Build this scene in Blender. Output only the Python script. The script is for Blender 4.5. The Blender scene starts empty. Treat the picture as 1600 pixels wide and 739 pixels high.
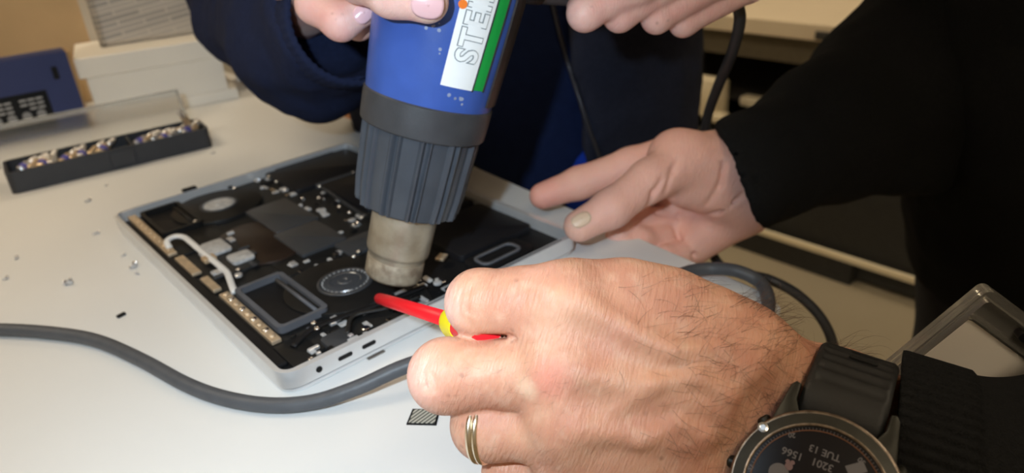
import bpy, bmesh, math, random
import numpy as np
from mathutils import Vector, Matrix, Euler
from mathutils.bvhtree import BVHTree

random.seed(7)
rng = np.random.default_rng(11)
C = bpy.context.scene.collection
sc = bpy.context.scene
PI = math.pi

# ------------------------------------------------------------------ camera
FPX = 1140.05
CAM = np.array([-0.10017438, -0.31658491, 0.2385977])
RC = np.array([[0.74742031, -0.66063816, -0.07014344],
               [-0.34150124, -0.29148953, -0.89353834],
               [0.56985944, 0.69180277, -0.44347395]])   # rows: right, down, forward

def P(u, v, s):
    """a point seen at (u, v) of the 1600x739 frame, s metres in front of the camera plane"""
    return CAM + s * (RC.T @ np.array([(u - 800) / FPX, (v - 369.5) / FPX, 1.0]))

def G(u, v, z=0.0):
    """the point at height z seen at (u, v)"""
    d = RC.T @ np.array([(u - 800) / FPX, (v - 369.5) / FPX, 1.0])
    return CAM + d * ((z - CAM[2]) / d[2])

def V(*a):
    return np.array(a, float)

def unit(a):
    a = np.asarray(a, float)
    return a / np.linalg.norm(a)

cam_data = bpy.data.cameras.new('camera')
cam = bpy.data.objects.new('camera', cam_data)
C.objects.link(cam)
M = Matrix.Identity(4)
for i in range(3):
    M[i][0] = RC[0][i]; M[i][1] = -RC[1][i]; M[i][2] = -RC[2][i]; M[i][3] = CAM[i]
cam.matrix_world = M
cam_data.sensor_fit = 'HORIZONTAL'
cam_data.sensor_width = 36.0
cam_data.lens = 36.0 * FPX / 1600.0
cam_data.clip_start = 0.01
cam_data.dof.use_dof = True
cam_data.dof.focus_distance = 0.283
cam_data.dof.aperture_fstop = 10.5
sc.camera = cam

# ------------------------------------------------------------------ world, lights, exposure
sc.view_settings.view_transform = 'Standard'
sc.view_settings.look = 'None'
sc.view_settings.gamma = 1.0
sc.view_settings.use_curve_mapping = False
sc.view_settings.exposure = 0.0
world = bpy.data.worlds.new('world')
sc.world = world
world.use_nodes = True
world.node_tree.nodes['Background'].inputs[0].default_value = (0.9, 0.85, 0.75, 1)
world.node_tree.nodes['Background'].inputs[1].default_value = 0.10

def lamp(kind, name, loc, target, energy, color, **kw):
    d = bpy.data.lights.new(name, kind)
    d.energy = energy; d.color = color
    for k, v in kw.items():
        setattr(d, k, v)
    o = bpy.data.objects.new(name, d)
    C.objects.link(o)
    o.location = loc
    o.rotation_euler = (Vector(target) - Vector(loc)).to_track_quat('-Z', 'Y').to_euler()
    return o

# the small cool hand light held to the left of the lens
flash_loc = CAM + RC.T @ V(-0.060, -0.035, 0.0)
lamp('SPOT', 'hand_light', flash_loc, P(455, 360, 0.42), 7.0, (0.66, 0.84, 1.0),
     spot_size=math.radians(90), spot_blend=1.0, shadow_soft_size=0.006)
# warm ceiling panels of the workshop
for (lx, ly) in ((-0.9, 0.9), (1.3, 1.6), (-0.9, -1.6), (1.4, -1.2)):
    lamp('AREA', 'ceiling_panel_light', (lx, ly, 1.78), (lx, ly, 0), 9.5, (1.0, 0.78, 0.52),
         shape='RECTANGLE', size=1.1, size_y=0.55)

# ------------------------------------------------------------------ materials
def mat(name, col, rough=0.5, metal=0.0, noise=0.0, nscale=60.0, bump=0.0, bscale=200.0,
        spec=None, emit=None, trans=0.0, ior=1.45, alpha=1.0, coat=0.0, sss=0.0, col2=None, stretch=None):
    m = bpy.data.materials.new(name)
    m.use_nodes = True
    nt = m.node_tree
    b = nt.nodes['Principled BSDF']
    b.inputs['Base Color'].default_value = (*col, 1)
    b.inputs['Roughness'].default_value = rough
    b.inputs['Metallic'].default_value = metal
    b.inputs['IOR'].default_value = ior
    if spec is not None: b.inputs['Specular IOR Level'].default_value = spec
    if trans: b.inputs['Transmission Weight'].default_value = trans
    if coat: b.inputs['Coat Weight'].default_value = coat
    if alpha < 1: b.inputs['Alpha'].default_value = alpha
    if sss:
        b.inputs['Subsurface Weight'].default_value = sss
        b.inputs['Subsurface Radius'].default_value = (1.0, 0.35, 0.2)
        b.inputs['Subsurface Scale'].default_value = 0.004
    if emit:
        b.inputs['Emission Color'].default_value = (*emit[0], 1)
        b.inputs['Emission Strength'].default_value = emit[1]
    tc = nt.nodes.new('ShaderNodeTexCoord')
    src = tc.outputs['Object']
    if stretch:
        mp = nt.nodes.new('ShaderNodeMapping'); mp.inputs['Scale'].default_value = stretch
        nt.links.new(src, mp.inputs[0]); src = mp.outputs[0]
    n = nt.nodes.new('ShaderNodeTexNoise')
    n.inputs['Scale'].default_value = nscale; n.inputs['Detail'].default_value = 4
    nt.links.new(src, n.inputs['Vector'])
    c2 = col2 if col2 else tuple(max(0, c * (1 - noise)) for c in col)
    mx = nt.nodes.new('ShaderNodeMix'); mx.data_type = 'RGBA'
    mx.inputs[6].default_value = (*col, 1); mx.inputs[7].default_value = (*c2, 1)
    rp = nt.nodes.new('ShaderNodeValToRGB')
    rp.color_ramp.elements[0].position = 0.35; rp.color_ramp.elements[1].position = 0.68
    nt.links.new(n.outputs['Fac'], rp.inputs[0]); nt.links.new(rp.outputs[0], mx.inputs[0])
    if noise or col2:
        nt.links.new(mx.outputs[2], b.inputs['Base Color'])
    if bump:
        n2 = nt.nodes.new('ShaderNodeTexNoise')
        n2.inputs['Scale'].default_value = bscale; n2.inputs['Detail'].default_value = 3
        nt.links.new(src, n2.inputs['Vector'])
        bp = nt.nodes.new('ShaderNodeBump'); bp.inputs['Strength'].default_value = bump
        bp.inputs['Distance'].default_value = 0.001
        nt.links.new(n2.outputs['Fac'], bp.inputs['Height'])
        nt.links.new(bp.outputs[0], b.inputs['Normal'])
    return m

class NT:
    """tiny helper for longer node graphs"""
    def __init__(s, m): s.nt = m.node_tree
    def n(s, t, **kw):
        x = s.nt.nodes.new(t)
        for k, v in kw.items(): setattr(x, k, v)
        return x
    def l(s, a, b): s.nt.links.new(a, b)
    def math(s, op, a, b=None, clamp=False):
        x = s.n('ShaderNodeMath', operation=op); x.use_clamp = clamp
        for i, q in enumerate((a, b)):
            if q is None: continue
            if isinstance(q, (int, float)): x.inputs[i].default_value = q
            else: s.l(q, x.inputs[i])
        return x.outputs[0]
    def mix(s, fac, a, b):
        x = s.n('ShaderNodeMix'); x.data_type = 'RGBA'
        for i, q in ((0, fac), (6, a), (7, b)):
            if isinstance(q, (int, float)): x.inputs[i].default_value = q
            elif isinstance(q, tuple): x.inputs[i].default_value = (*q, 1)
            else: s.l(q, x.inputs[i])
        return x.outputs[2]
    def spot(s, vec, c, r0, r1):
        """1 inside r0 of point c, 0 outside r1 (skin colour, with some brightness painted in)"""
        d = s.n('ShaderNodeVectorMath', operation='DISTANCE')
        s.l(vec, d.inputs[0]); d.inputs[1].default_value = tuple(c)
        mr = s.n('ShaderNodeMapRange'); mr.interpolation_type = 'SMOOTHSTEP'
        mr.inputs[1].default_value = r0; mr.inputs[2].default_value = r1
        mr.inputs[3].default_value = 1; mr.inputs[4].default_value = 0
        s.l(d.outputs['Value'], mr.inputs[0])
        return mr.outputs[0]

# ------------------------------------------------------------------ object helpers
def thing(name, label, cat, loc=(0, 0, 0), rot=(0, 0, 0), group=None):
    o = bpy.data.objects.new(name, None)
    o.empty_display_size = 0.02
    C.objects.link(o)
    o.location = tuple(loc); o.rotation_euler = rot
    o['label'] = label; o['category'] = cat
    if group: o['group'] = group
    return o

def tag(o, label, cat, group=None, kind=None):
    o['label'] = label; o['category'] = cat
    if group: o['group'] = group
    if kind: o['kind'] = kind
    return o

def rootloc(o):
    L = Vector((0, 0, 0))
    while o is not None:
        L += Vector(o.location); o = o.parent
    return L

def part(name, vf, m, parent=None, smooth=True, world=True, loc=None, auto=None):
    """vf = (verts, faces). world=True: verts are world coordinates; origin goes to parent's (or loc)"""
    verts, faces = vf
    verts = np.asarray(verts, float).reshape(-1, 3)
    me = bpy.data.meshes.new(name)
    if world:
        if parent is not None: off = np.array(rootloc(parent))
        elif loc is not None: off = np.asarray(loc, float)
        else: off = np.array([(verts[:, 0].min() + verts[:, 0].max()) / 2, (verts[:, 1].min() + verts[:, 1].max()) / 2, verts[:, 2].min()])
        verts = verts - off
    else:
        off = np.zeros(3) if loc is None else np.asarray(loc, float)
    me.from_pydata(verts.tolist(), [], [list(map(int, f)) for f in faces])
    me.update()
    if smooth:
        me.shade_smooth()
        if auto is not None: me.set_sharp_from_angle(angle=math.radians(auto))
    if isinstance(m, (list, tuple)):
        for q in m: me.materials.append(q)
    else: me.materials.append(m)
    o = bpy.data.objects.new(name, me)
    C.objects.link(o)
    if parent is not None: o.parent = parent
    else: o.location = tuple(off)
    return o

def struct(name, vf, m, **kw):
    o = part(name, vf, m, None, **kw); o['kind'] = 'structure'; return o

def copy_tree(o, parent=None):
    c = o.copy(); C.objects.link(c); c.parent = parent
    for ch in list(o.children): copy_tree(ch, c)
    return c

def join(*gs):
    vs = []; fs = []; n = 0
    for v, f in gs:
        v = np.asarray(v, float).reshape(-1, 3)
        vs.append(v); fs += [[int(i) + n for i in q] for q in f]; n += len(v)
    return np.concatenate(vs), fs

def xf(g, loc=(0, 0, 0), rot=None, scale=1.0):
    v, f = g
    v = np.asarray(v, float) * scale
    if rot is not None:
        Rm = np.array(Euler(rot).to_matrix()) if not isinstance(rot, np.ndarray) else rot
        v = v @ Rm.T
    return v + np.asarray(loc, float), f

def frame(axis, hint=(0, 0, 1)):
    z = unit(axis); h = np.asarray(hint, float)
    if abs(np.dot(z, unit(h))) > 0.99: h = V(1, 0, 0)
    x = unit(np.cross(h, z)); y = np.cross(z, x)
    return np.stack([x, y, z], 1)     # columns

def bmg(fn):
    bm = bmesh.new(); fn(bm)
    bm.verts.ensure_lookup_table()
    v = np.array([list(q.co) for q in bm.verts]); f = [[w.index for w in q.verts] for q in bm.faces]
    bm.free(); return v, f

def box(x0, x1, y0, y1, z0, z1, bev=0.0, seg=2):
    def fn(bm):
        bmesh.ops.create_cube(bm, size=1)
        for q in bm.verts:
            q.co = Vector((x0 + (q.co.x + .5) * (x1 - x0), y0 + (q.co.y + .5) * (y1 - y0), z0 + (q.co.z + .5) * (z1 - z0)))
        if bev > 0:
            bmesh.ops.bevel(bm, geom=bm.edges[:], offset=bev, segments=seg, affect='EDGES', profile=0.5)
    return bmg(fn)

def rrect(x0, x1, y0, y1, r, n=6):
    pts = []
    for cx, cy, a0 in ((x1 - r, y1 - r, 0), (x0 + r, y1 - r, PI / 2), (x0 + r, y0 + r, PI), (x1 - r, y0 + r, 1.5 * PI)):
        for i in range(n + 1):
            a = a0 + PI / 2 * i / n
            pts.append((cx + r * math.cos(a), cy + r * math.sin(a)))
    return pts

def prism(poly, z0, z1, bev=0.0):
    n = len(poly); p = np.array(poly, float); c = p.mean(0)
    rings = []
    if bev > 0:
        def shrink(b):
            e1 = p - np.roll(p, 1, 0); e2 = np.roll(p, -1, 0) - p
            nn = []
            for a, b2 in zip(e1, e2):
                a = a / (np.linalg.norm(a) + 1e-12); b2 = b2 / (np.linalg.norm(b2) + 1e-12)
                t = a + b2; t = t / (np.linalg.norm(t) + 1e-12); nn.append((-t[1], t[0]))
            return p + np.array(nn) * b
        rings = [(shrink(bev), z0), (p, z0 + bev), (p, z1 - bev), (shrink(bev * .3), z1 - bev * .3), (shrink(bev), z1)]
    else: rings = [(p, z0), (p, z1)]
    vs = []; fs = []
    for q, z in rings: vs += [(a, b, z) for a, b in q]
    for k in range(len(rings) - 1):
        for i in range(n):
            j = (i + 1) % n
            fs.append([k * n + i, k * n + j, (k + 1) * n + j, (k + 1) * n + i])
    fs.append(list(range(n))[::-1]); fs.append([(len(rings) - 1) * n + i for i in range(n)])
    return np.array(vs), fs

def ringprism(outer, inner, z0, z1):
    n = len(outer); vs = []
    for z in (z0, z1):
        vs += [(a, b, z) for a, b in outer]; vs += [(a, b, z) for a, b in inner]
    fs = []
    for i in range(n):
        j = (i + 1) % n
        fs += [[i, j, 2 * n + j, 2 * n + i], [n + j, n + i, 3 * n + i, 3 * n + j],
               [2 * n + i, 2 * n + j, 3 * n + j, 3 * n + i], [i, n + i, n + j, j]]
    return np.array(vs, float), fs

def lathe(prof, n=48, rfun=None, caps=True):
    """prof [(r, z)...] revolved about z"""
    vs = []; fs = []
    for k, (r, z) in enumerate(prof):
        for i in range(n):
            a = 2 * PI * i / n
            rr = r if rfun is None else rfun(r, a, k)
            vs.append((rr * math.cos(a), rr * math.sin(a), z))
    for k in range(len(prof) - 1):
        for i in range(n):
            j = (i + 1) % n
            fs.append([k * n + i, k * n + j, (k + 1) * n + j, (k + 1) * n + i])
    if caps:
        fs.append(list(range(n))[::-1]); fs.append([(len(prof) - 1) * n + i for i in range(n)])
    return np.array(vs), fs

def catmull(pts, sub=8):
    p = np.array(pts, float); p = np.vstack([2 * p[0] - p[1], p, 2 * p[-1] - p[-2]])
    out = []
    for i in range(1, len(p) - 2):
        for k in range(sub):
            t = k / sub
            out.append(.5 * ((2 * p[i]) + (-p[i - 1] + p[i + 1]) * t + (2 * p[i - 1] - 5 * p[i] + 4 * p[i + 1] - p[i + 2]) * t * t + (-p[i - 1] + 3 * p[i] - 3 * p[i + 1] + p[i + 2]) * t ** 3))
    out.append(p[-2]); return np.array(out)

def tube(pts, r, n=12, sub=8, smooth=True, flat=1.0, up=(0, 0, 1)):
    """r scalar or per-point list"""
    p = np.array(pts, float)
    rr = np.full(len(p), r) if np.isscalar(r) else np.array(r, float)
    if smooth and len(p) > 2:
        q = catmull(np.hstack([p, rr[:, None]]), sub); p = q[:, :3]; rr = q[:, 3]
    T = np.gradient(p, axis=0); T /= np.linalg.norm(T, axis=1)[:, None] + 1e-12
    x = np.cross(np.array(up, float), T[0])
    if np.linalg.norm(x) < 1e-3: x = np.cross(V(1, 0, 0), T[0])
    x = unit(x); vs = []; fs = []
    for i in range(len(p)):
        x = unit(x - T[i] * np.dot(x, T[i])); y = np.cross(T[i], x)
        for k in range(n):
            a = 2 * PI * k / n
            vs.append(p[i] + rr[i] * (math.cos(a) * x + math.sin(a) * y * flat))
    for i in range(len(p) - 1):
        for k in range(n):
            j = (k + 1) % n
            fs.append([i * n + k, i * n + j, (i + 1) * n + j, (i + 1) * n + k])
    fs.append(list(range(n))[::-1]); fs.append([(len(p) - 1) * n + k for k in range(n)])
    return np.array(vs), fs

def text_geo(s, size, offset=0.0, extrude=0.0002, shear=0.0, sx=1.0):
    cu = bpy.data.curves.new('txt', 'FONT')
    cu.body = s; cu.size = size; cu.offset = offset; cu.extrude = extrude; cu.align_x = 'LEFT'
    cu.resolution_u = 4; cu.space_character = 1.13 if s == 'STEINEL' else 1.0
    o = bpy.data.objects.new('txt', cu); C.objects.link(o)
    dg = bpy.context.evaluated_depsgraph_get()
    me = bpy.data.meshes.new_from_object(o.evaluated_get(dg))
    v = np.array([list(q.co) for q in me.vertices]); f = [list(q.vertices) for q in me.polygons]
    bpy.data.objects.remove(o); bpy.data.curves.remove(cu); bpy.data.meshes.remove(me)
    v[:, 0] *= sx
    return v, f

# ------------------------------------------------------------------ signed-distance modelling for bodies and cloth
class Field:
    def __init__(s, lo, hi, h):
        s.lo = np.array(lo, float); s.h = h
        s.n = np.ceil((np.array(hi) - s.lo) / h).astype(int) + 1
        s.ax = [s.lo[i] + h * np.arange(s.n[i]) for i in range(3)]
        s.d = np.full(tuple(s.n), 9.0, np.float32)
    def _win(s, lo, hi):
        a = np.clip(np.floor((np.array(lo) - s.lo) / s.h).astype(int), 0, s.n)
        b = np.clip(np.ceil((np.array(hi) - s.lo) / s.h).astype(int) + 1, 0, s.n)
        if np.any(b <= a): return None, None
        sl = tuple(slice(a[i], b[i]) for i in range(3))
        g = np.meshgrid(*[s.ax[i][sl[i]] for i in range(3)], indexing='ij')
        return sl, np.stack(g, -1).astype(np.float32)
    def comb(s, sl, d, k, op):
        o = s.d[sl]
        if op == 'cut':
            d = -d
            if k > 0:
                hh = np.maximum(k - np.abs(o - d), 0) / k; s.d[sl] = np.maximum(o, d) + hh * hh * k * .25
            else: s.d[sl] = np.maximum(o, d)
        else:
            if k > 0:
                hh = np.maximum(k - np.abs(o - d), 0) / k; s.d[sl] = np.minimum(o, d) - hh * hh * k * .25
            else: s.d[sl] = np.minimum(o, d)
    def cap(s, a, b, ra, rb=None, k=0.006, op='add', flat=None):
        """tapered capsule; flat=(dir, factor) squashes it along a direction"""
        if rb is None: rb = ra
        a = np.asarray(a, float); b = np.asarray(b, float)
        m = max(ra, rb) + k * 1.5 + 2 * s.h
        if flat and flat[1] > 1: m *= flat[1]
        sl, p = s._win(np.minimum(a, b) - m, np.maximum(a, b) + m)
        if sl is None: return
        ab = b - a; L = float(ab @ ab) + 1e-12
        t = np.clip(((p - a) @ ab) / L, 0, 1)
        q = p - a - t[..., None] * ab
        if flat:
            dv = unit(flat[0]); c = q @ dv
            q = q + (c * (1 / flat[1] - 1))[..., None] * dv
        d = np.linalg.norm(q, axis=-1) - (ra + (rb - ra) * t)
        s.comb(sl, d.astype(np.float32), k, op)
    def ball(s, c, r, k=0.006, op='add', flat=None): s.cap(c, np.asarray(c, float) + 1e-5, r, r, k, op, flat)
    def chain(s, pts, rs, k=0.006, **kw):
        for i in range(len(pts) - 1): s.cap(pts[i], pts[i + 1], rs[i], rs[i + 1], k if i == 0 else min(k, .004) if False else k, **kw)
    def ell(s, c, R, rad, k=0.006, op='add'):
        c = np.asarray(c, float); m = max(rad) + k + 2 * s.h
        sl, p = s._win(c - m, c + m)
        if sl is None: return
        q = ((p - c) @ R) / np.array(rad)
        n = np.linalg.norm(q, axis=-1); g = np.linalg.norm(q / np.array(rad), axis=-1) + 1e-9
        d = n * (n - 1) / g
        s.comb(sl, d.astype(np.float32), k, op)
    def plane(s, p0, nrm, k=0.0):
        """remove everything on the side nrm points to"""
        sl, p = s._win(s.lo, s.lo + s.n * s.h)
        d = (p - np.asarray(p0, float)) @ unit(nrm)
        if k > 0:
            o = s.d; hh = np.maximum(k - np.abs(o - d), 0) / k; s.d = (np.maximum(o, d) + hh * hh * k * .25).astype(np.float32)
        else: s.d = np.maximum(s.d, d).astype(np.float32)
    def merge(s, other, k=0.004):
        pass
    def mesh(s, it=1):
        d = s.d; n = s.n
        ins = d < 0
        # cells with a sign change
        cor = [(i, j, k) for i in (0, 1) for j in (0, 1) for k in (0, 1)]
        def sub(A, c): return A[c[0]:n[0] - 1 + c[0], c[1]:n[1] - 1 + c[1], c[2]:n[2] - 1 + c[2]]
        cnt = sum(sub(ins, c).astype(np.int8) for c in cor)
        act = (cnt > 0) & (cnt < 8)
        idx = np.argwhere(act)
        vid = np.full(act.shape, -1, np.int64); vid[tuple(idx.T)] = np.arange(len(idx))
        acc = np.zeros((len(idx), 3)); w = np.zeros(len(idx))
        vals = {c: d[idx[:, 0] + c[0], idx[:, 1] + c[1], idx[:, 2] + c[2]].astype(float) for c in cor}
        for a in cor:
            for ax in range(3):
                if a[ax] == 0:
                    b = list(a); b[ax] = 1; b = tuple(b)
                    va, vb = vals[a], vals[b]
                    m = (va < 0) != (vb < 0)
                    t = np.where(m, va / np.where(m, va - vb, 1), 0)
                    pt = np.array(a, float)[None] + t[:, None] * (np.array(b, float) - np.array(a, float))[None]
                    acc += pt * m[:, None]; w += m
        verts = s.lo + s.h * (idx + acc / w[:, None])
        faces = []
        for ax in range(3):
            u, v = (ax + 1) % 3, (ax + 2) % 3
            s0 = [slice(None)] * 3; s1 = [slice(None)] * 3
            s0[ax] = slice(0, n[ax] - 1); s1[ax] = slice(1, n[ax])
            for q in (u, v): s0[q] = slice(1, n[q] - 1); s1[q] = slice(1, n[q] - 1)
            A = ins[tuple(s0)]; B = ins[tuple(s1)]
            e = np.argwhere(A != B)
            fl = A[tuple(e.T)]
            e = e.copy(); e[:, u] += 1; e[:, v] += 1
            def vv(du, dv):
                c = e.copy(); c[:, u] += du; c[:, v] += dv
                return vid[c[:, 0], c[:, 1], c[:, 2]]
            q = np.stack([vv(-1, -1), vv(0, -1), vv(0, 0), vv(-1, 0)], 1)
            q[~fl] = q[~fl][:, ::-1]
            faces.append(q)
        F = np.concatenate(faces)
        F = F[(F >= 0).all(1)]
        # light smoothing
        for _ in range(it):
            a = np.zeros_like(verts); c = np.zeros(len(verts))
            for i in range(4):
                np.add.at(a, F[:, i], verts[F[:, (i + 1) % 4]]); np.add.at(c, F[:, i], 1)
                np.add.at(a, F[:, (i + 1) % 4], verts[F[:, i]]); np.add.at(c, F[:, (i + 1) % 4], 1)
            verts = .5 * verts + .5 * a / np.maximum(c, 1)[:, None]
        return verts, F.tolist()

# ------------------------------------------------------------------ shared materials
m_table = mat('table_laminate', (0.73, 0.73, 0.715), 0.42, noise=0.03, nscale=9, bump=0.02, bscale=400)
m_edge = mat('table_edge_band', (0.62, 0.58, 0.50), 0.5, noise=0.1)
m_darkmetal = mat('dark_frame', (0.05, 0.05, 0.05), 0.5, noise=0.2)
m_floor = mat('beige_floor', (0.36, 0.31, 0.22), 0.75, noise=0.10, nscale=2.2, bump=0.1, bscale=60)
m_wall = mat('painted_wall', (0.75, 0.72, 0.66), 0.9, noise=0.04, nscale=3)
m_ceil = mat('ceiling_paint', (0.8, 0.79, 0.76), 0.9, noise=0.03)
m_alu = mat('aluminium', (0.78, 0.79, 0.80), 0.38, metal=0.55, noise=0.04, nscale=90, bump=0.03, bscale=900)
m_alu2 = mat('machined_aluminium', (0.85, 0.85, 0.86), 0.3, metal=0.7)
m_black = mat('matte_black', (0.009, 0.009, 0.010), 0.5, noise=0.3, spec=.25)
m_batt = mat('battery_wrap', (0.010, 0.010, 0.012), 0.45, noise=0.3, nscale=30, spec=.3)
m_board = mat('circuit_board', (0.014, 0.014, 0.014), 0.45, noise=0.5, nscale=600, bump=0.5, bscale=1500)
m_shield = mat('board_shield', (0.055, 0.058, 0.064), 0.38, noise=0.15, nscale=50, metal=0.2)
m_fan = mat('fan_housing', (0.010, 0.010, 0.010), 0.42, noise=0.2, spec=.3)
m_brown = mat('brown_copper_pipe', (0.035, 0.022, 0.016), 0.35, metal=0.3, noise=0.3)
m_gold = mat('gold_strip', (0.70, 0.55, 0.38), 0.4, metal=0.6, noise=0.2, nscale=200)
m_chrome = mat('bright_steel', (0.85, 0.85, 0.86), 0.18, metal=1.0)
m_greycon = mat('grey_connector', (0.50, 0.50, 0.50), 0.35, noise=0.3, nscale=300)
m_rubber = mat('grey_rubber', (0.10, 0.105, 0.12), 0.5, noise=0.2)
m_whitecab = mat('white_ribbon', (0.75, 0.74, 0.72), 0.4, noise=0.1)
m_cord = mat('grey_rubber_cord', (0.075, 0.08, 0.09), 0.48, noise=0.15, nscale=120, bump=0.15, bscale=500)
m_corddark = mat('black_rubber_cord', (0.035, 0.035, 0.037), 0.5, noise=0.15, nscale=120)
m_blue = mat('blue_plastic', (0.045, 0.105, 0.40), 0.33, noise=0.18, nscale=45, bump=0.06, bscale=500)
m_scuff = mat('scuffed_plastic', (0.30, 0.35, 0.50), 0.6, noise=0.3, nscale=300)
m_gring = mat('charcoal_ring', (0.052, 0.054, 0.060), 0.42, noise=0.25, nscale=60, bump=0.1, bscale=700)
m_shroud = mat('grey_shroud', (0.058, 0.066, 0.080), 0.27, noise=0.12, nscale=70, bump=0.08, bscale=900)
m_nozzle = mat('heat_tinted_steel', (0.52, 0.46, 0.36), 0.42, metal=0.65, col2=(0.36, 0.30, 0.22), nscale=70, bump=0.15, bscale=600)
m_nozzle2 = mat('sooty_steel', (0.42, 0.36, 0.27), 0.6, metal=0.4, col2=(0.22, 0.17, 0.12), nscale=160, bump=0.3, bscale=900)
m_whitelab = mat('white_label', (0.86, 0.88, 0.88), 0.35, noise=0.02)
m_green = mat('green_label', (0.01, 0.36, 0.06), 0.35, noise=0.06)
m_outline = mat('grey_lettering', (0.22, 0.24, 0.25), 0.4)
m_orange = mat('orange_dot', (0.85, 0.20, 0.02), 0.4)
m_red = mat('red_insulation', (0.80, 0.012, 0.02), 0.35, noise=0.08)
m_yellow = mat('yellow_plastic', (0.95, 0.78, 0.01), 0.4)
m_navy = mat('navy_fleece', (0.016, 0.022, 0.055), 0.95, noise=0.2, nscale=300, bump=0.5, bscale=900, spec=0.15)
m_navydk = mat('dark_jacket_cloth', (0.024, 0.027, 0.044), 0.95, noise=0.2, nscale=200, bump=0.4, bscale=700, spec=0.12)
m_shirt = mat('navy_shirt', (0.010, 0.018, 0.060), 0.95, noise=0.15, nscale=100, bump=0.3, bscale=500, spec=0.1)
m_bshirt = mat('royal_blue_shirt', (0.01, 0.04, 0.35), 0.9, noise=0.1, spec=0.1)
m_knit = mat('black_knit', (0.011, 0.0115, 0.012), 0.95, noise=0.3, nscale=500, bump=0.9, bscale=1400, spec=0.15)
m_trouser = mat('dark_trousers', (0.012, 0.013, 0.018), 0.9, noise=0.2)
m_cardboard = mat('cardboard', (0.72, 0.50, 0.27), 0.85, noise=0.12, nscale=12)
m_brownbox = mat('brown_side', (0.42, 0.27, 0.13), 0.85, noise=0.15, nscale=20)
m_whitebox = mat('white_card', (0.93, 0.89, 0.81), 0.6, noise=0.03, nscale=15)
m_bluebox = mat('navy_card', (0.030, 0.045, 0.15), 0.6, noise=0.08, nscale=25)
m_traypl = mat('charcoal_tray', (0.03, 0.032, 0.038), 0.5, noise=0.15)
m_clear = mat('clear_plastic', (0.92, 0.94, 0.95), 0.22, trans=0.96, ior=1.25)
m_cleark = mat('clear_acrylic', (0.90, 0.88, 0.82), 0.10, trans=0.9, ior=1.42)
m_wood = mat('orange_wood', (0.42, 0.16, 0.04), 0.55, noise=0.35, nscale=12, stretch=(1, 8, 8))
m_cream = mat('cream_rail', (0.88, 0.78, 0.56), 0.6, noise=0.06)
m_benchtop = mat('bench_top', (0.80, 0.68, 0.50), 0.55, noise=0.04, nscale=5)
m_shelf = mat('dark_shelving', (0.03, 0.03, 0.028), 0.7, noise=0.2)
m_hair = mat('body_hair', (0.10, 0.055, 0.035), 0.45)
m_haird = mat('head_hair', (0.03, 0.02, 0.012), 0.6, noise=0.4, nscale=200)
m_wgold = mat('white_gold', (0.80, 0.70, 0.55), 0.22, metal=1.0)
m_nail = mat('nail_pink', (0.78, 0.50, 0.46), 0.3, coat=0.4, sss=0.2)
m_naily = mat('nail_yellowish', (0.72, 0.50, 0.36), 0.4, sss=0.2)

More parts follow.
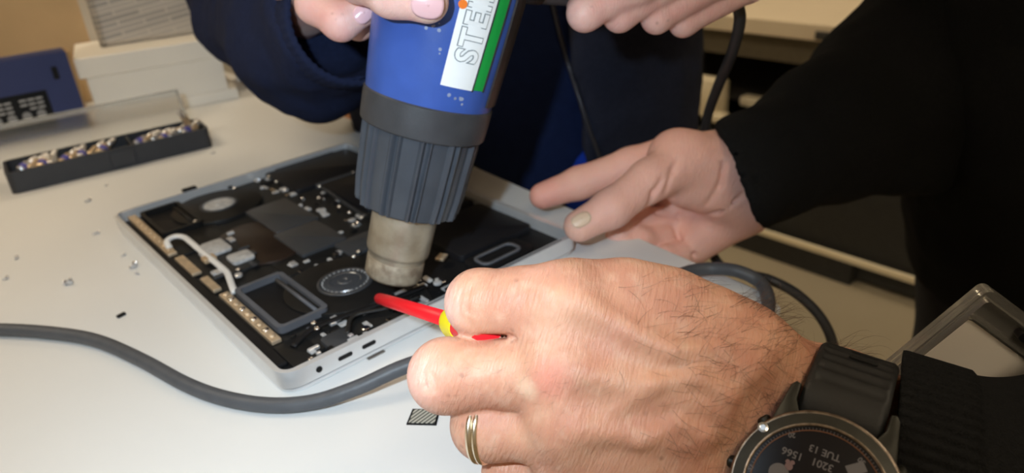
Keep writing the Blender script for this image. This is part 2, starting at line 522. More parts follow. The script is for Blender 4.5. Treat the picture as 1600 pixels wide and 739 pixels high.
def skin(name, base, red, pale, spots=(), wr=0.35, axis=(1, 0, 0)):
    m = bpy.data.materials.new(name); m.use_nodes = True
    t = NT(m); b = m.node_tree.nodes['Principled BSDF']
    tc = t.n('ShaderNodeTexCoord'); vec = tc.outputs['Object']
    def noise(sc_, det=3, v=vec, rough=.5):
        x = t.n('ShaderNodeTexNoise'); x.inputs['Scale'].default_value = sc_; x.inputs['Detail'].default_value = det
        x.inputs['Roughness'].default_value = rough
        t.l(v, x.inputs['Vector']); return x.outputs['Fac']
    f1 = t.n('ShaderNodeMapRange'); f1.inputs[1].default_value = .38; f1.inputs[2].default_value = .66
    t.l(noise(55), f1.inputs[0])
    c = t.mix(f1.outputs[0], base, red)
    f2 = t.n('ShaderNodeMapRange'); f2.inputs[1].default_value = .5; f2.inputs[2].default_value = .72
    t.l(noise(150, 5), f2.inputs[0])
    c = t.mix(t.math('MULTIPLY', f2.outputs[0], 0.45), c, pale)
    # freckles
    vo = t.n('ShaderNodeTexVoronoi'); vo.inputs['Scale'].default_value = 210
    t.l(vec, vo.inputs['Vector'])
    fr = t.n('ShaderNodeMapRange'); fr.inputs[1].default_value = .10; fr.inputs[2].default_value = .26; fr.inputs[3].default_value = 1; fr.inputs[4].default_value = 0
    t.l(vo.outputs['Distance'], fr.inputs[0])
    big = t.n('ShaderNodeMapRange'); big.inputs[1].default_value = .56; big.inputs[2].default_value = .62
    t.l(noise(70, 2), big.inputs[0])
    c = t.mix(t.math('MULTIPLY', t.math('MULTIPLY', fr.outputs[0], big.outputs[0]), 0.5), c, tuple(q * .55 for q in red))
    for (pc, r0, r1, col, amt) in spots:
        c = t.mix(t.math('MULTIPLY', t.spot(vec, pc, r0, r1), amt), c, col)
    t.l(c, b.inputs['Base Color'])
    b.inputs['Roughness'].default_value = 0.46
    b.inputs['Specular IOR Level'].default_value = 0.4
    b.inputs['Subsurface Weight'].default_value = 0.25
    b.inputs['Subsurface Radius'].default_value = (1.0, 0.35, 0.2)
    b.inputs['Subsurface Scale'].default_value = 0.003
    # wrinkles across the limb axis + pores
    F = frame(axis, (0, 0, 1))
    mp = t.n('ShaderNodeMapping'); mp.vector_type = 'POINT'
    e = Matrix(F.T.tolist()).to_euler()
    mp.inputs['Rotation'].default_value = e; mp.inputs['Scale'].default_value = (1, 1, 1)
    t.l(vec, mp.inputs[0])
    m2 = t.n('ShaderNodeMapping'); m2.inputs['Scale'].default_value = (150, 150, 950)
    t.l(mp.outputs[0], m2.inputs[0])
    w = noise(1.0, 4, m2.outputs[0], .6)
    v2 = t.n('ShaderNodeTexVoronoi'); v2.inputs['Scale'].default_value = 900; v2.feature = 'DISTANCE_TO_EDGE'
    t.l(vec, v2.inputs['Vector'])
    h = t.math('ADD', t.math('MULTIPLY', w, 1.0), t.math('MULTIPLY', v2.outputs['Distance'], 0.12))
    bp = t.n('ShaderNodeBump'); bp.inputs['Strength'].default_value = wr; bp.inputs['Distance'].default_value = 0.0022
    t.l(h, bp.inputs['Height']); t.l(bp.outputs[0], b.inputs['Normal'])
    return m

# ------------------------------------------------------------------ the room
struct('floor', box(-3, 3.2, -3, 4.2, -0.80, -0.75), m_floor, smooth=False)
struct('ceiling', box(-3, 3.2, -3, 4.2, 1.85, 1.9), m_ceil, smooth=False)
struct('wall_left', box(-3.1, -3, -3, 4.2, -0.75, 1.85), m_wall, smooth=False)
struct('wall_right', box(3.2, 3.3, -3, 4.2, -0.75, 1.85), m_wall, smooth=False)
struct('wall_back', box(-3, 3.2, 4.2, 4.3, -0.75, 1.85), m_wall, smooth=False)
struct('wall_front', box(-3, 3.2, -3.1, -3, -0.75, 1.85), m_wall, smooth=False)

# work table: right edge runs under the far hand
t = thing('work_table', 'large white laminate work table carrying the opened laptop and the boxes', 'table', (-0.35, 0.2, -0.75))
ea, eb = V(0.259, -0.30), V(0.303, 1.20)
top = [(-1.0, -0.150), (0.235, -0.140), (0.249, -.136), (0.256, -.126), (0.258, -.112), (0.281, 0.2), tuple(eb), (-1.0, 1.25)]
part('tabletop', prism(top, -0.025, 0.0, 0.0015), m_table, t, smooth=False)
for lx, ly in ((-0.93, -0.09), (0.19, -0.08), (-0.93, 1.15), (0.22, 1.12)):
    part('leg', box(lx - .025, lx + .025, ly - .025, ly + .025, -0.75, -0.025, .003), m_darkmetal, t, smooth=False)

RX = float(G(1315, 404, -.68)[0])
# far work bench with dark shelving under it
t = thing('work_bench', 'beige topped bench with dark shelving beneath, across the floor behind the sleeve', 'bench', (1.9, 0.6, -0.75))
part('bench_top', box(1.60, 2.35, -1.2, 2.6, -0.17, -0.13, .003), m_benchtop, t, smooth=False)
part('bench_apron', box(1.64, 1.67, -1.15, 2.55, -0.24, -0.17), mat('olive_apron', (0.14, 0.12, 0.08), 0.6, noise=.1), t, smooth=False)
part('back_panel', box(2.25, 2.28, -1.15, 2.55, -0.68, -0.17), m_shelf, t, smooth=False)
part('shelf', box(1.75, 2.25, -1.15, 2.55, -0.40, -0.385), mat('grey_shelf', (0.045, 0.042, 0.038), .6, noise=.2), t, smooth=False)
part('shelf', box(1.80, 2.25, -1.15, 2.55, -0.56, -0.545), m_shelf, t, smooth=False)
part('plinth', box(1.72, 2.25, -1.15, 2.55, -0.70, -0.64), m_shelf, t, smooth=False)
part('front_rail', box(RX, RX + .012, -1.15, 2.55, -0.687, -0.672, .001), m_cream, t, smooth=False)
for yy in (-1.1, 0.95, 2.5):
    part('leg', box(1.66, 1.71, yy - .02, yy + .02, -0.75, -0.17, .002), m_shelf, t, smooth=False)
part('shade_panel', box(RX + .03, RX + .05, -1.15, 2.5, -.738, -.44), m_shelf, t, smooth=False)  # added dark panel, stands in for the shade behind the rail
part('shade_block', box(RX + .003, 2.2, 0.36, 2.5, -.75, -.688), m_shelf, t, smooth=False)  # dark block in place of the shadow and wheels under the rail
part('plug_strip', box(1.595, 1.60, 0.43, 0.55, -0.165, -0.145, .002), m_darkmetal, t, smooth=False)

# ------------------------------------------------------------------ the laptop, upside down with its bottom cover off
LW, LD = 0.3126, 0.2212
lap = thing('laptop', 'silver laptop lying upside down with its bottom cover off, circuit board and fans bare', 'laptop', (LD / 2, LW / 2, 0))
part('display_lid', prism(rrect(.0010, LD - .0010, .0010, LW - .0010, .012), 0.0, 0.0042, .0018), m_alu, lap, auto=40)
base = part('base_frame', join(ringprism(rrect(0, LD, 0, LW, .011), rrect(.0030, LD - .0045, .0038, LW - .0030, .006), 0.0050, 0.0155),
     prism(rrect(.0025, LD - .0025, .0025, LW - .0025, .007), 0.0050, 0.0064)), m_alu, lap, auto=40)
part('inner_liner', prism(rrect(.0032, LD - .0047, .0040, LW - .0032, .006), .0063, .0067), m_black, lap, smooth=False)
for q in ('hinge_strip',):
    part(q, box(.004, .012, .02, .293, .0068, .0098, .001), m_black, lap, smooth=False)
part('circuit_board', prism([(0.012, 0.02), (.105, .012), (.118, .05), (.118, .10), (.150, .12), (.150, .235), (.132, .262), (.13, .30), (.10, .305), (.012, .30)], .0064, .0084), m_board, lap, smooth=False)
part('side_channel', box(.004, LD - .006, .0045, .011, .0064, .0105, .0008), m_black, lap, smooth=False)

def slab(name, x0, x1, y0, y1, z0, z1, m, r=.003, ch=None):
    return part(name, prism(rrect(x0, x1, y0, y1, r, 4), z0, z1, .0006), m, lap, auto=35)
# batteries
for (x0, x1, y0, y1) in ((.128, .213, .243, .306), (.148, .213, .160, .239), (.155, .213, .105, .156), (.148, .213, .040, .101)):
    slab('battery_cell', x0, x1, y0, y1, .0068, .0122, m_batt, .004)
slab('battery_seam', .146, .214, .2395, .2425, .0068, .0128, m_shield, .001)
slab('battery_seam', .160, .214, .1565, .1595, .0068, .0126, m_shield, .001)
# speaker at the ports side
sp = slab('speaker', .145, .192, .0125, .036, .0068, .0118, m_black, .006)
o = part('speaker_grille', ringprism(rrect(.150, .184, .0165, .032, .0055), rrect(.1525, .1815, .019, .0295, .004), .0118, .0132), m_rubber, sp)
sp = slab('speaker', .140, .20, .306, .3095, .0068, .0118, m_black, .001)

# fans
def fan(cx, cy, r, hubr):
    pts = []
    for i in range(40):
        a = 2 * PI * i / 40
        rr = r * (1 + .10 * max(0, math.cos(a - PI)))
        pts.append((cx + rr * math.cos(a), cy + rr * math.sin(a)))
    f = part('fan', prism(pts, .0066, .0118, .0006), m_fan, lap, auto=35)
    lp = [(hubr * 1.45, 0.0119), (hubr * 1.45, .0124), (hubr * 1.32, .0127), (hubr * 1.2, .0125), (hubr * 1.2, .0119)]
    part('fan_ring', xf(lathe(lp, 40, caps=False), (cx, cy, 0)), m_shield, f)
    lp = [(hubr * 1.12, .0119), (hubr * 1.08, .0126), (hubr * .82, .0130), (hubr * .78, .0127), (hubr * .40, .0128), (hubr * .36, .0133), (hubr * .12, .0135), (hubr * .08, .0131), (.0001, .0131)]
    part('fan_hub', xf(lathe(lp, 40), (cx, cy, 0)), m_greycon if cy > .2 else mat('brushed_hub', (.22, .24, .27), .25, metal=.8), f, auto=30)
    bl = []
    for i in range(28):
        a = 2 * PI * i / 28
        c, s = math.cos(a), math.sin(a)
        bl.append(xf(box(hubr * 1.14, hubr * 1.20, -.0006, .0006, .0119, .0127), (cx, cy, 0), (0, 0, a)))
    part('fan_blades', join(*bl), m_greycon, f, smooth=False)
    return f
fan(.0775, .071, .036, .0125)
fan(.0715, .268, .034, .0105)
part('heat_pipe_cover', prism([(.066 + .031 * math.cos(a) * (1.0), .176 + .040 * math.sin(a)) for a in np.linspace(0, 2 * PI, 36, endpoint=False)], .0084, .0106, .0006), m_brown, lap, auto=35)
slab('board_shield', .076, .112, .128, .176, .0084, .0118, m_shield, .002)
slab('board_shield', .080, .116, .178, .238, .0084, .0116, m_shield, .002)
slab('board_shield', .100, .146, .102, .128, .0084, .0112, m_shield, .002)
slab('module_plate', .030, .052, .142, .196, .0084, .0110, m_board, .003)
slab('heat_spreader', .014, .056, .200, .240, .0084, .0102, m_fan, .003)
slab('heat_spreader', .056, .098, .111, .142, .0066, .0092, m_fan, .003)
# heat exchangers with a rubber surround
def exchanger(x0, x1, y0, y1, thick, m):
    e = slab('heat_exchanger', x0 + .001, x1 - .001, y0 + .001, y1 - .001, .0066, .0098, m_black, .002)
    part('rubber_surround', ringprism(rrect(x0, x1, y0, y1, .004), rrect(x0 + thick, x1 - thick, y0 + thick, y1 - thick, .003), .0098, .0142), m, e, auto=35)
    part('surround_lip', tube([(x1 - thick - .0032, y0 + .006, .0118), (x1 - thick - .0032, y1 - .006, .0118)], .0013, 10, smooth=False), m, e)
exchanger(.0205, .0535, .047, .114, .0030, m_rubber)
exchanger(.0175, .049, .240, .300, .0028, m_fan)
# gilt antenna strip at the hinge with its row of dimples
gs = part('antenna_strip', join(box(.0125, .0185, .040, .118, .0098, .0126, .0006), box(.0120, .0175, .126, .150, .0098, .0124, .0006), box(.0105, .0170, .160, .196, .0098, .0122, .0006), box(.0090, .0155, .204, .304, .0098, .0124, .0006)), m_gold, lap, smooth=False)
for i in range(9):
    part('dimple', xf(lathe([(.0022, 0), (.0020, .0007), (.0012, .0011), (.0001, .0012)], 14), (.0155, .046 + i * .0085, .0126)), m_chrome if i % 2 else m_gold, gs)
for i in range(9):
    part('dimple', xf(lathe([(.0018, 0), (.0016, .0005), (.0001, .0008)], 12), (.0124, .212 + i * .0105, .0124)), m_gold, gs)
part('ribbon_cable', tube([(.0135, .214, .0128), (.0150, .222, .0150), (.0215, .2245, .0155), (.0262, .218, .0152), (.0270, .205, .0145), (.0272, .185, .0140), (.0275, .160, .0140), (.0275, .142, .0138), (.0255, .132, .0135), (.0225, .120, .0128), (.021, .113, .0120)], .0023, 10, flat=.7), m_whitecab, lap)
part('cable_bracket', box(.0225, .0315, .168, .176, .0115, .0150, .0008), mat('tan_bracket', (.5, .36, .22), .5, metal=.3), lap, smooth=False)
slab('sensor_module', .030, .046, .176, .200, .0110, .0135, m_greycon, .003)
slab('sensor_module', .036, .052, .150, .166, .0110, .0138, m_greycon, .003)
# antenna bar between the batteries and the board, carrying screws
bar = part('ribbon_connector', join(prism([(.139, .150), (.141, .150), (.149, .232), (.146, .234)], .0108, .0120)), m_shield, lap, smooth=False)
def screw_head(x, y, z, r=.0017, par=None, m=None):
    g = xf(lathe([(r, 0), (r, .0006), (r * .8, .0011), (r * .3, .00125), (r * .28, .0007), (.00005, .0007)], 14), (x, y, z))
    return part('screw', g, m or m_chrome, par or lap)
for (u, v) in ((545, 228), (420, 275), (432, 283), (500, 290), (552, 268), (498, 308), (530, 322), (546, 331), (566, 338), (553, 350), (560, 392), (553, 400), (495, 512), (490, 503), (305, 345), (372, 420), (690, 402), (870, 352), (486, 560)):
    q = G(u, v, .0135)
    screw_head(q[0], q[1], .0126, .0018 if u < 620 else .0016)
# small board components, gathered where the photograph shows them
rr = random.Random(5)
def scatter(n, x0, x1, y0, y1, z, big=1.0, mats=None, ok=None):
    for i in range(n):
        x = rr.uniform(x0, x1); y = rr.uniform(y0, y1)
        a = rr.uniform(.0010, .0026) * big; b = rr.uniform(.0010, .0040) * big; h = rr.uniform(.0008, .0022)
        m = rr.choice(mats or [m_greycon, m_greycon, m_alu2, m_chrome, m_black])
        k = rr.random()
        if k < .7: g = box(-a, a, -b, b, 0, h, .0003, 1)
        else: g = lathe([(a, 0), (a, h * .8), (a * .8, h)], 12)
        part('board_component', xf(g, (x, y, z), (0, 0, rr.choice((0, 0, .1, PI / 2)))), m, lap, smooth=k >= .7, auto=30 if k >= .7 else None)
scatter(15, .112, .128, .244, .304, .0084, 1.3)
scatter(22, .114, .146, .132, .232, .0084, 1.1)
scatter(13, .022, .056, .134, .204, .0112, 1.2, [m_greycon, m_alu2, m_shield])
scatter(13, .060, .112, .106, .128, .0092, 1.0)
scatter(24, .046, .128, .010, .038, .0084, 1.25)
scatter(6, .08, .11, .296, .306, .0084, 1.2)
scatter(16, .020, .058, .008, .042, .0095, .9, [m_alu2, m_chrome, m_greycon, m_fan])
part('flex_cable', tube([(.020, .030, .0105), (.035, .036, .0118), (.055, .034, .0122), (.08, .030, .0118), (.11, .028, .011)], .0022, 10, flat=.4), m_black, lap)
part('flex_cable', tube([(.048, .018, .0105), (.060, .030, .0120), (.080, .022, .0118), (.10, .020, .0112)], .0016, 10, flat=.6), m_board, lap)
slab('port_module', .012, .030, .008, .040, .0066, .0098, m_fan, .002)
slab('port_module', .034, .050, .008, .026, .0066, .0108, m_shield, .003)
slab('speaker_module', .058, .085, .034, .046, .0084, .0112, m_shield, .004)
part('gold_foil_tab', xf(box(-.004, .004, -.003, .003, 0, .002, .0005), (.138, .048, .0122), (0, 0, .5)), m_gold, lap, smooth=False)
# ports in the side wall
part('audio_jack', xf(lathe([(.0018, 0), (.0018, .0004), (.0012, .0004)], 18), (.0205, -.0001, .0100), (PI / 2, 0, 0)), m_black, lap)
for x in (.0365, .0515):
    g = prism(rrect(-.0044, .0044, -.0013, .0013, .0012), 0, .0003)
    part('charging_port', xf(g, (x, 0.0001, .0100), (PI / 2, 0, 0)), m_black, lap, smooth=False)
part('side_gap', join(box(.088, .125, .0012, .0020, .0154, .0157), box(.135, .205, .0014, .0024, .0154, .0157)), m_rubber, lap, smooth=False)
part('cover_clip', box(.058, .070, LW - .002, LW + .003, .0128, .0175, .0008), m_black, lap, smooth=False)

# ------------------------------------------------------------------ small loose things on the table
k = G(582, 551)
tag(part('film_strip', xf(box(-.0055, .0055, -.006, .006, 0.0001, .0006), (k[0], k[1] + .001, 0)), mat('brown_film', (.16, .14, .12), .4, noise=.2), smooth=False),
    'small grey brown film tab poking out from under the laptop beside the ports', 'film tab')
k = G(662, 653)
m_mesh = mat('mesh_tab', (.03, .035, .03), .5)
_t = NT(m_mesh); _tc = _t.n('ShaderNodeTexCoord'); _w = _t.n('ShaderNodeTexWave'); _w.inputs['Scale'].default_value = 165
_mp = _t.n('ShaderNodeMapping'); _mp.inputs['Rotation'].default_value = (0, 0, 1.45); _t.l(_tc.outputs['Object'], _mp.inputs[0]); _t.l(_mp.outputs[0], _w.inputs['Vector'])
_c = _t.mix(_w.outputs['Fac'], (.02, .025, .02), (.55, .53, .45)); _t.l(_c, m_mesh.node_tree.nodes['Principled BSDF'].inputs['Base Color'])
pd = thing('mesh_pad', 'small dark foam pad with diagonal mesh weave on the white table beside the ringed finger', 'pad', (k[0], k[1], 0))
qa = [G(u, v)[:2] for (u, v) in ((635, 664), (682, 665), (688, 641), (645, 640))]
part('pad_border', prism([tuple(q) for q in qa], 0, .0006), m_black, pd, smooth=False)
cc = np.mean(qa, 0); part('pad_mesh', prism([tuple(cc + (q - cc) * .86) for q in qa], .0006, .0009), m_mesh, pd, smooth=False)

def tiny_screw(u, v, rot, s, lab, tilt=PI / 2):
    k = G(u, v)
    t = thing('laptop_screw', lab, 'screw', (k[0], k[1], 0), (0, 0, rot), 'tiny loose screws on the table')
    head = lathe([(.0014 * s, 0), (.0014 * s, .0006 * s), (.0009 * s, .0010 * s), (.00005, .0010 * s)], 14)
    sh = lathe([(.0007 * s, -.0035 * s), (.0007 * s, 0)], 10)
    z = .0014 * s
    part('head', xf(head, (0, 0, z), (0, PI / 2, 0)), m_chrome, t, world=False)
    part('shank', xf(sh, (0, 0, z), (0, PI / 2, 0)), m_greycon, t, world=False)
for (u, v, r, s, lab) in (
    (141, 315, .4, 1.3, 'tiny silver screw between the bit tray and the laptop corner'),
    (154, 366, .1, 1.2, 'tiny screw lying just left of the rear laptop corner'),
    (27, 404, 1.2, 1.0, 'tiny dark screw near the left photo edge, upper of two'),
    (12, 436, .6, 1.0, 'tiny dark screw near the left photo edge, lower of two'),
    (104, 446, 2.4, 1.5, 'tiny screw nearest the middle of the bare table left of the laptop'),
    (111, 440, .5, 1.1, 'tiny screw touching the one in the middle of the bare table'),
    (196, 400, .3, .9, 'topmost of the cluster of tiny screws left of the hinge side'),
    (212, 416, .9, 1.5, 'shiny tiny screw at the centre of the cluster by the hinge side'),
    (205, 421, 2.8, 1.1, 'leftmost of the cluster of tiny screws by the hinge side'),
    (214, 429, 1.8, .9, 'lowest of the cluster of tiny screws by the hinge side'),
    (335, 240, .2, 1.0, 'tiny screw on the table just right of the bit tray'),
    (168, 291, .2, .8, 'tiny faint screw on the table in front of the bit tray')):
    tiny_screw(u, v, r, s, lab)
k = G(190, 494)
tag(part('rubber_foot', xf(box(-.0028, .0028, -.0013, .0013, 0, .0018, .0004), (k[0], k[1], 0), (0, 0, .25)), m_black, smooth=False),
    'tiny black rubber peg on the table above the thick cable', 'rubber peg')

# thick cord lying over the table, passing under the fist and curling at the table edge
cz = .0046
cord = [G(-160, 530, cz) + V(-.50, .22, 0), G(-160, 530, cz) + V(-.30, .16, 0), G(-160, 530, cz) + V(-.12, .04, 0), G(-160, 530, cz), G(-80, 517, cz), G(0, 515, cz), G(80, 520, cz), G(150, 532, cz), G(220, 562, cz), G(290, 600, cz), G(350, 622, cz), G(420, 633, cz), G(490, 628, .0055), G(560, 605, .010), G(640, 570, .016)]
cord = cord + [G(740, 545, .020), G(860, 520, .020), G(980, 470, .016), G(1060, 430, .010), G(1105, 420, .008), G(1150, 423, .010), G(1186, 440, .006), G(1200, 466, cz), G(1196, 500, cz), G(1180, 540, cz)]
tag(part('power_cable', tube(cord, .0041, 16, 6), m_cord), 'thick grey rubber cable snaking over the white table and under the fist', 'cable')

# ------------------------------------------------------------------ heat gun
GT = P(615, 424, .44)
ga = RC.T @ unit(V(.235, -.915, -.33))
GF = frame(ga, RC[2])            # x: sideways, y..., z: axis
# make local -y look toward the camera, local x to the photo's right
gx = unit(RC[0] - ga * np.dot(RC[0], ga)); gy = np.cross(ga, gx)
GR = np.stack([gx, gy, ga], 1)
GB = GT
gun = thing('heat_gun', 'blue hot air gun with grey ribbed shroud and steel nozzle held over the laptop', 'heat gun', GB)
def gp(name, g, m, par=gun, **kw): return part(name, xf(g, GB, GR), m, par, **kw)
noz = gp('nozzle', lathe([(.0150, -.002), (.0160, -.0015), (.0166, 0), (.0168, .010), (.0172, .0125), (.0176, .0135), (.0184, .0145), (.0188, .016), (.0193, .048), (.0193, .058)], 64, caps=False), m_nozzle, auto=35)
gp('nozzle_rim', lathe([(.0147, -.0018), (.0163, -.0022), (.0171, -.0005), (.0172, .0098), (.0166, .0104)], 64, caps=False), m_nozzle2, noz)
gp('air_opening', lathe([(.0148, .0), (.0001, .0)], 40, caps=False), m_black, noz)
NF = 9
def flute(r, a, kk):
    # broad panels separated by a raised rib with a groove beside it
    t_ = (a / (2 * PI) * 12 + .2) % 1.0
    rib = math.exp(-((t_ - .45) / .075) ** 4) * .0026 + math.exp(-((t_ - .72) / .06) ** 4) * .0022 - math.exp(-((t_ - .585) / .05) ** 2) * .0006
    return r + rib * min(1, max(0, (kk - 0.5)))
prof = [(.0195, .046), (.0268, .0425), (.0278, .0435), (.0283, .048), (.0292, .055), (.0300, .070), (.0308, .084), (.0310, .092)]
gp('ribbed_shroud', lathe(prof, 360, flute), m_shroud, auto=35)
gp('collar_ring', lathe([(.0310, .0910), (.0345, .0902), (.0352, .0910), (.0356, .095), (.0360, .104), (.0360, .1075), (.0352, .1083), (.0345, .1083)], 72, caps=False), m_gring, auto=35)
gp('motor_housing', lathe([(.0340, .1065), (.0350, .1068), (.0358, .115), (.0372, .135), (.0388, .16), (.0400, .19), (.0405, .22), (.0395, .245), (.034, .262), (.020, .270), (.001, .272)], 72), m_blue, auto=50)
# black rear shell on the handle side
def arcshell(r0, r1, z0, z1, a0, a1, th=.0014, n=24, nz=6):
    vs = []; fs = []
    for k in range(nz + 1):
        z = z0 + (z1 - z0) * k / nz
        r = np.interp(z, [.1085, .115, .135, .16, .19, .22], [.0350, .0358, .0372, .0388, .0400, .0405])
        for i in range(n + 1):
            a = a0 + (a1 - a0) * i / n
            vs.append(((r + .0002) * math.cos(a), (r + .0002) * math.sin(a), z))
        for i in range(n + 1):
            a = a0 + (a1 - a0) * i / n
            vs.append(((r + th) * math.cos(a), (r + th) * math.sin(a), z))
    w = 2 * (n + 1)
    for k in range(nz):
        for i in range(n):
            b = k * w + n + 1 + i; fs.append([b, b + 1, b + 1 + w, b + w])
        for i0 in (0, n):
            b = k * w + i0; fs.append([b, b + n + 1, b + n + 1 + w, b + w])
    for k in (0, nz):
        for i in range(n):
            b = k * w + i; fs.append([b, b + 1, b + n + 2, b + n + 1])
    return np.array(vs), fs
sa = lambda deg: math.radians(deg)
gp('rear_shell', arcshell(0, 0, .112, .22, sa(-28), sa(150)), mat('black_brown_plastic', (.035, .028, .026), .4, noise=.2), auto=40)
# wrapping flat artwork round the housing: (s across, h along) -> surface
def wrap(g, a0, h0, slant, lift):
    v, f = g; v = np.array(v, float)
    out = []
    for s_, t_, w_ in v:
        s2 = s_ * math.cos(slant) + t_ * math.sin(slant); h2 = -s_ * math.sin(slant) + t_ * math.cos(slant)
        z = h0 + h2
        r = np.interp(z, [.1085, .115, .135, .16, .19, .22], [.0350, .0358, .0372, .0388, .0400, .0405]) + lift + w_
        a = a0 + s2 / .038
        out.append((r * math.cos(a), r * math.sin(a), z))
    return np.array(out), f
def gridrect(x0, x1, y0, y1, nx, ny, w=.0003):
    vs = []; fs = []
    for k in range(2):
        for j in range(ny + 1):
            for i in range(nx + 1): vs.append((x0 + (x1 - x0) * i / nx, y0 + (y1 - y0) * j / ny, w * k))
    N = (nx + 1) * (ny + 1); W_ = nx + 1
    for j in range(ny):
        for i in range(nx):
            b = j * W_ + i; fs.append([N + b, N + b + 1, N + b + 1 + W_, N + b + W_])
    for i in range(nx):
        fs.append([i, i + 1, N + i + 1, N + i]); b = ny * W_ + i; fs.append([b, b + 1, N + b + 1, N + b])
    for j in range(ny):
        b = j * W_; fs.append([b, b + W_, N + b + W_, N + b]); b = j * W_ + nx; fs.append([b, b + W_, N + b + W_, N + b])
    return np.array(vs), fs
LA0, LH0, LSL = sa(-79), .1215, .035
lab = gp('brand_label', wrap(gridrect(0, .0185, 0, .095, 8, 20), LA0, LH0, LSL, .0001), m_whitelab, auto=40)
gp('label_green_stripe', wrap(gridrect(.0193, .0262, .0005, .058, 4, 16), LA0, LH0, LSL, .0001), m_green, lab, auto=40)
gp('label_white_tip', wrap(gridrect(.0193, .0262, .0585, .095, 4, 8), LA0, LH0, LSL, .0001), m_whitelab, lab, auto=40)
gp('label_border', wrap(join(gridrect(.0184, .0194, -.0005, .095, 1, 20), gridrect(.0262, .0276, .000, .095, 1, 20)), LA0, LH0, LSL, .0002), m_gring, lab, auto=40)
# lettering reads upwards
def lettering(off, lift, m, name):
    v, f = text_geo('STEINEL', .0165, off, .0001, sx=.90)
    v2 = np.stack([.0152 - v[:, 1], .0135 + v[:, 0], v[:, 2]], 1)
    f = [q[::-1] for q in f] if False else f
    gp(name, wrap((v2, f), LA0, LH0, LSL, lift), m, lab, smooth=False)
lettering(.00088, .00065, m_outline, 'brand_lettering')
lettering(.00038, .00100, m_whitelab, 'brand_lettering_fill')
gp('label_dot', wrap(xf(lathe([(.0022, 0), (.0022, .0003)], 24), (.0010, .0405, 0)), LA0, LH0, LSL, .0004), m_orange, lab, smooth=False)
# scuffs
for i_ in range(22):
    x_, y_ = (rr.gauss(-.012, .003), rr.uniform(.012, .045)) if i_ < 14 else (rr.gauss(.012, .0025), rr.gauss(-.0055, .001))
    gp('paint_scuff', wrap(xf(lathe([(rr.uniform(.0003, .0011), 0), (.0002, .00005)], 7), (x_, y_, 0)), LA0, LH0, LSL, .0001), m_scuff, smooth=False)
# handle, trigger and cord
H0 = P(735, -75, .375); H1 = P(860, -48, .395); H2 = P(1000, -38, .415); H3 = P(1105, -32, .432)
part('handle', tube([H0, H1, H2, H3], [.024, .0185, .0185, .017], 24, 8), m_gring, gun, auto=50)
part('trigger', tube([P(800, -15, .38), P(845, -10, .388)], .006, 12, smooth=False), m_black, gun)
cp = [P(1090, -28, .430), P(1120, -8, .436), P(1142, 0, .440), P(1154, 14, .445), P(1155, 40, .455), P(1143, 85, .48), P(1122, 135, .52), P(1105, 185, .56), P(1098, 250, .60), P(1098, 340, .61), P(1120, 408, .58), P(1160, 426, .55), P(1205, 438, .53), P(1250, 463, .53), P(1288, 505, .53), P(1305, 560, .54), P(1320, 700, .55)]
part('power_cord', tube(cp, .0037, 14, 8), m_corddark, gun)

# ------------------------------------------------------------------ screwdriver held in the fist
S0 = P(592, 466, .415); S1 = P(705, 501, .292); sd = unit(S1 - S0)
sw = thing('insulated_screwdriver', 'slim red insulated screwdriver with yellow collar gripped in the near fist', 'screwdriver', S0)
SR = frame(sd)
def sp_(name, g, m, par=sw, **kw): return part(name, xf(g, S0, SR), m, par, **kw)
SL = np.linalg.norm(S1 - S0)
sp_('insulated_shaft', lathe([(.0010, -.0005), (.0024, .0002), (.0031, .002), (.0033, .02), (.0033, SL + .003)], 24), m_red)
sp_('collar', lathe([(.0040, SL + .000), (.0064, SL + .004), (.0071, SL + .008), (.0071, SL + .019)], 28), m_yellow, auto=40)
sp_('handle', lathe([(.0066, SL + .0185), (.0068, SL + .020), (.0062, SL + .022), (.0066, SL + .032), (.0066, SL + .038), (.0050, SL + .042)], 28, lambda r, a, k: r * (1 + .04 * math.cos(6 * a))), m_red, auto=40)

# ------------------------------------------------------------------ bit set tray, boxes at the back of the table
def proj(p):
    q = RC @ (np.asarray(p, float) - CAM); return 800 + FPX * q[0] / q[2], 369.5 + FPX * q[1] / q[2]
def zfor(q, v):
    lo, hi = 0.0, 0.6
    for _ in range(40):
        m = (lo + hi) / 2
        if proj((q[0], q[1], m))[1] > v: lo = m
        else: hi = m
    return lo
F0 = G(20, 305); F1 = G(334, 229)
ex = unit(F1 - F0); ang = math.atan2(ex[1], ex[0]); TL = np.linalg.norm(F1 - F0)
tray = thing('bit_tray', 'long charcoal plastic tray of screwdriver bits with its clear lid folded back', 'bit set', F0, (0, 0, ang))
TD = .050
def tp(name, g, m, par=tray, **kw): return part(name, g, m, par, world=False, **kw)
shell = join(prism(rrect(0, TL, 0, TD, .006), 0, .004), ringprism(rrect(0, TL, 0, TD, .006), rrect(.003, TL - .003, .003, TD - .003, .004), .004, .021))
tp('tray_body', shell, m_traypl, smooth=False)
for x in (TL * .47, TL * .60): tp('divider', box(x - .001, x + .001, .003, TD - .003, .004, .020, .0004), m_traypl, smooth=False)
tp('latch', box(TL * .475, TL * .595, -.0022, 0, .003, .018, .0006), m_traypl, smooth=False)
lidg = join(box(0, TL * .97, 0, .0012, 0, .040, .0004), box(0, TL * .97, -.014, 0, .0388, .040, .0004), box(0, .0012, -.014, 0, 0, .040), box(TL * .97 - .0012, TL * .97, -.014, 0, 0, .040), box(0, TL * .97, -.014, -.0128, .034, .040))
tp('clear_lid', xf(lidg, (-.004, TD + .006, .012), (math.radians(-28), 0, 0)), m_clear, smooth=False)
tp('hinge', box(0.01, TL - .02, TD - .001, TD + .006, .012, .018, .001), m_clear, smooth=False)
m_bitg = mat('gilt_steel', (.75, .58, .38), .35, metal=.7); m_bits = mat('pale_steel', (.72, .70, .68), .3, metal=.8)
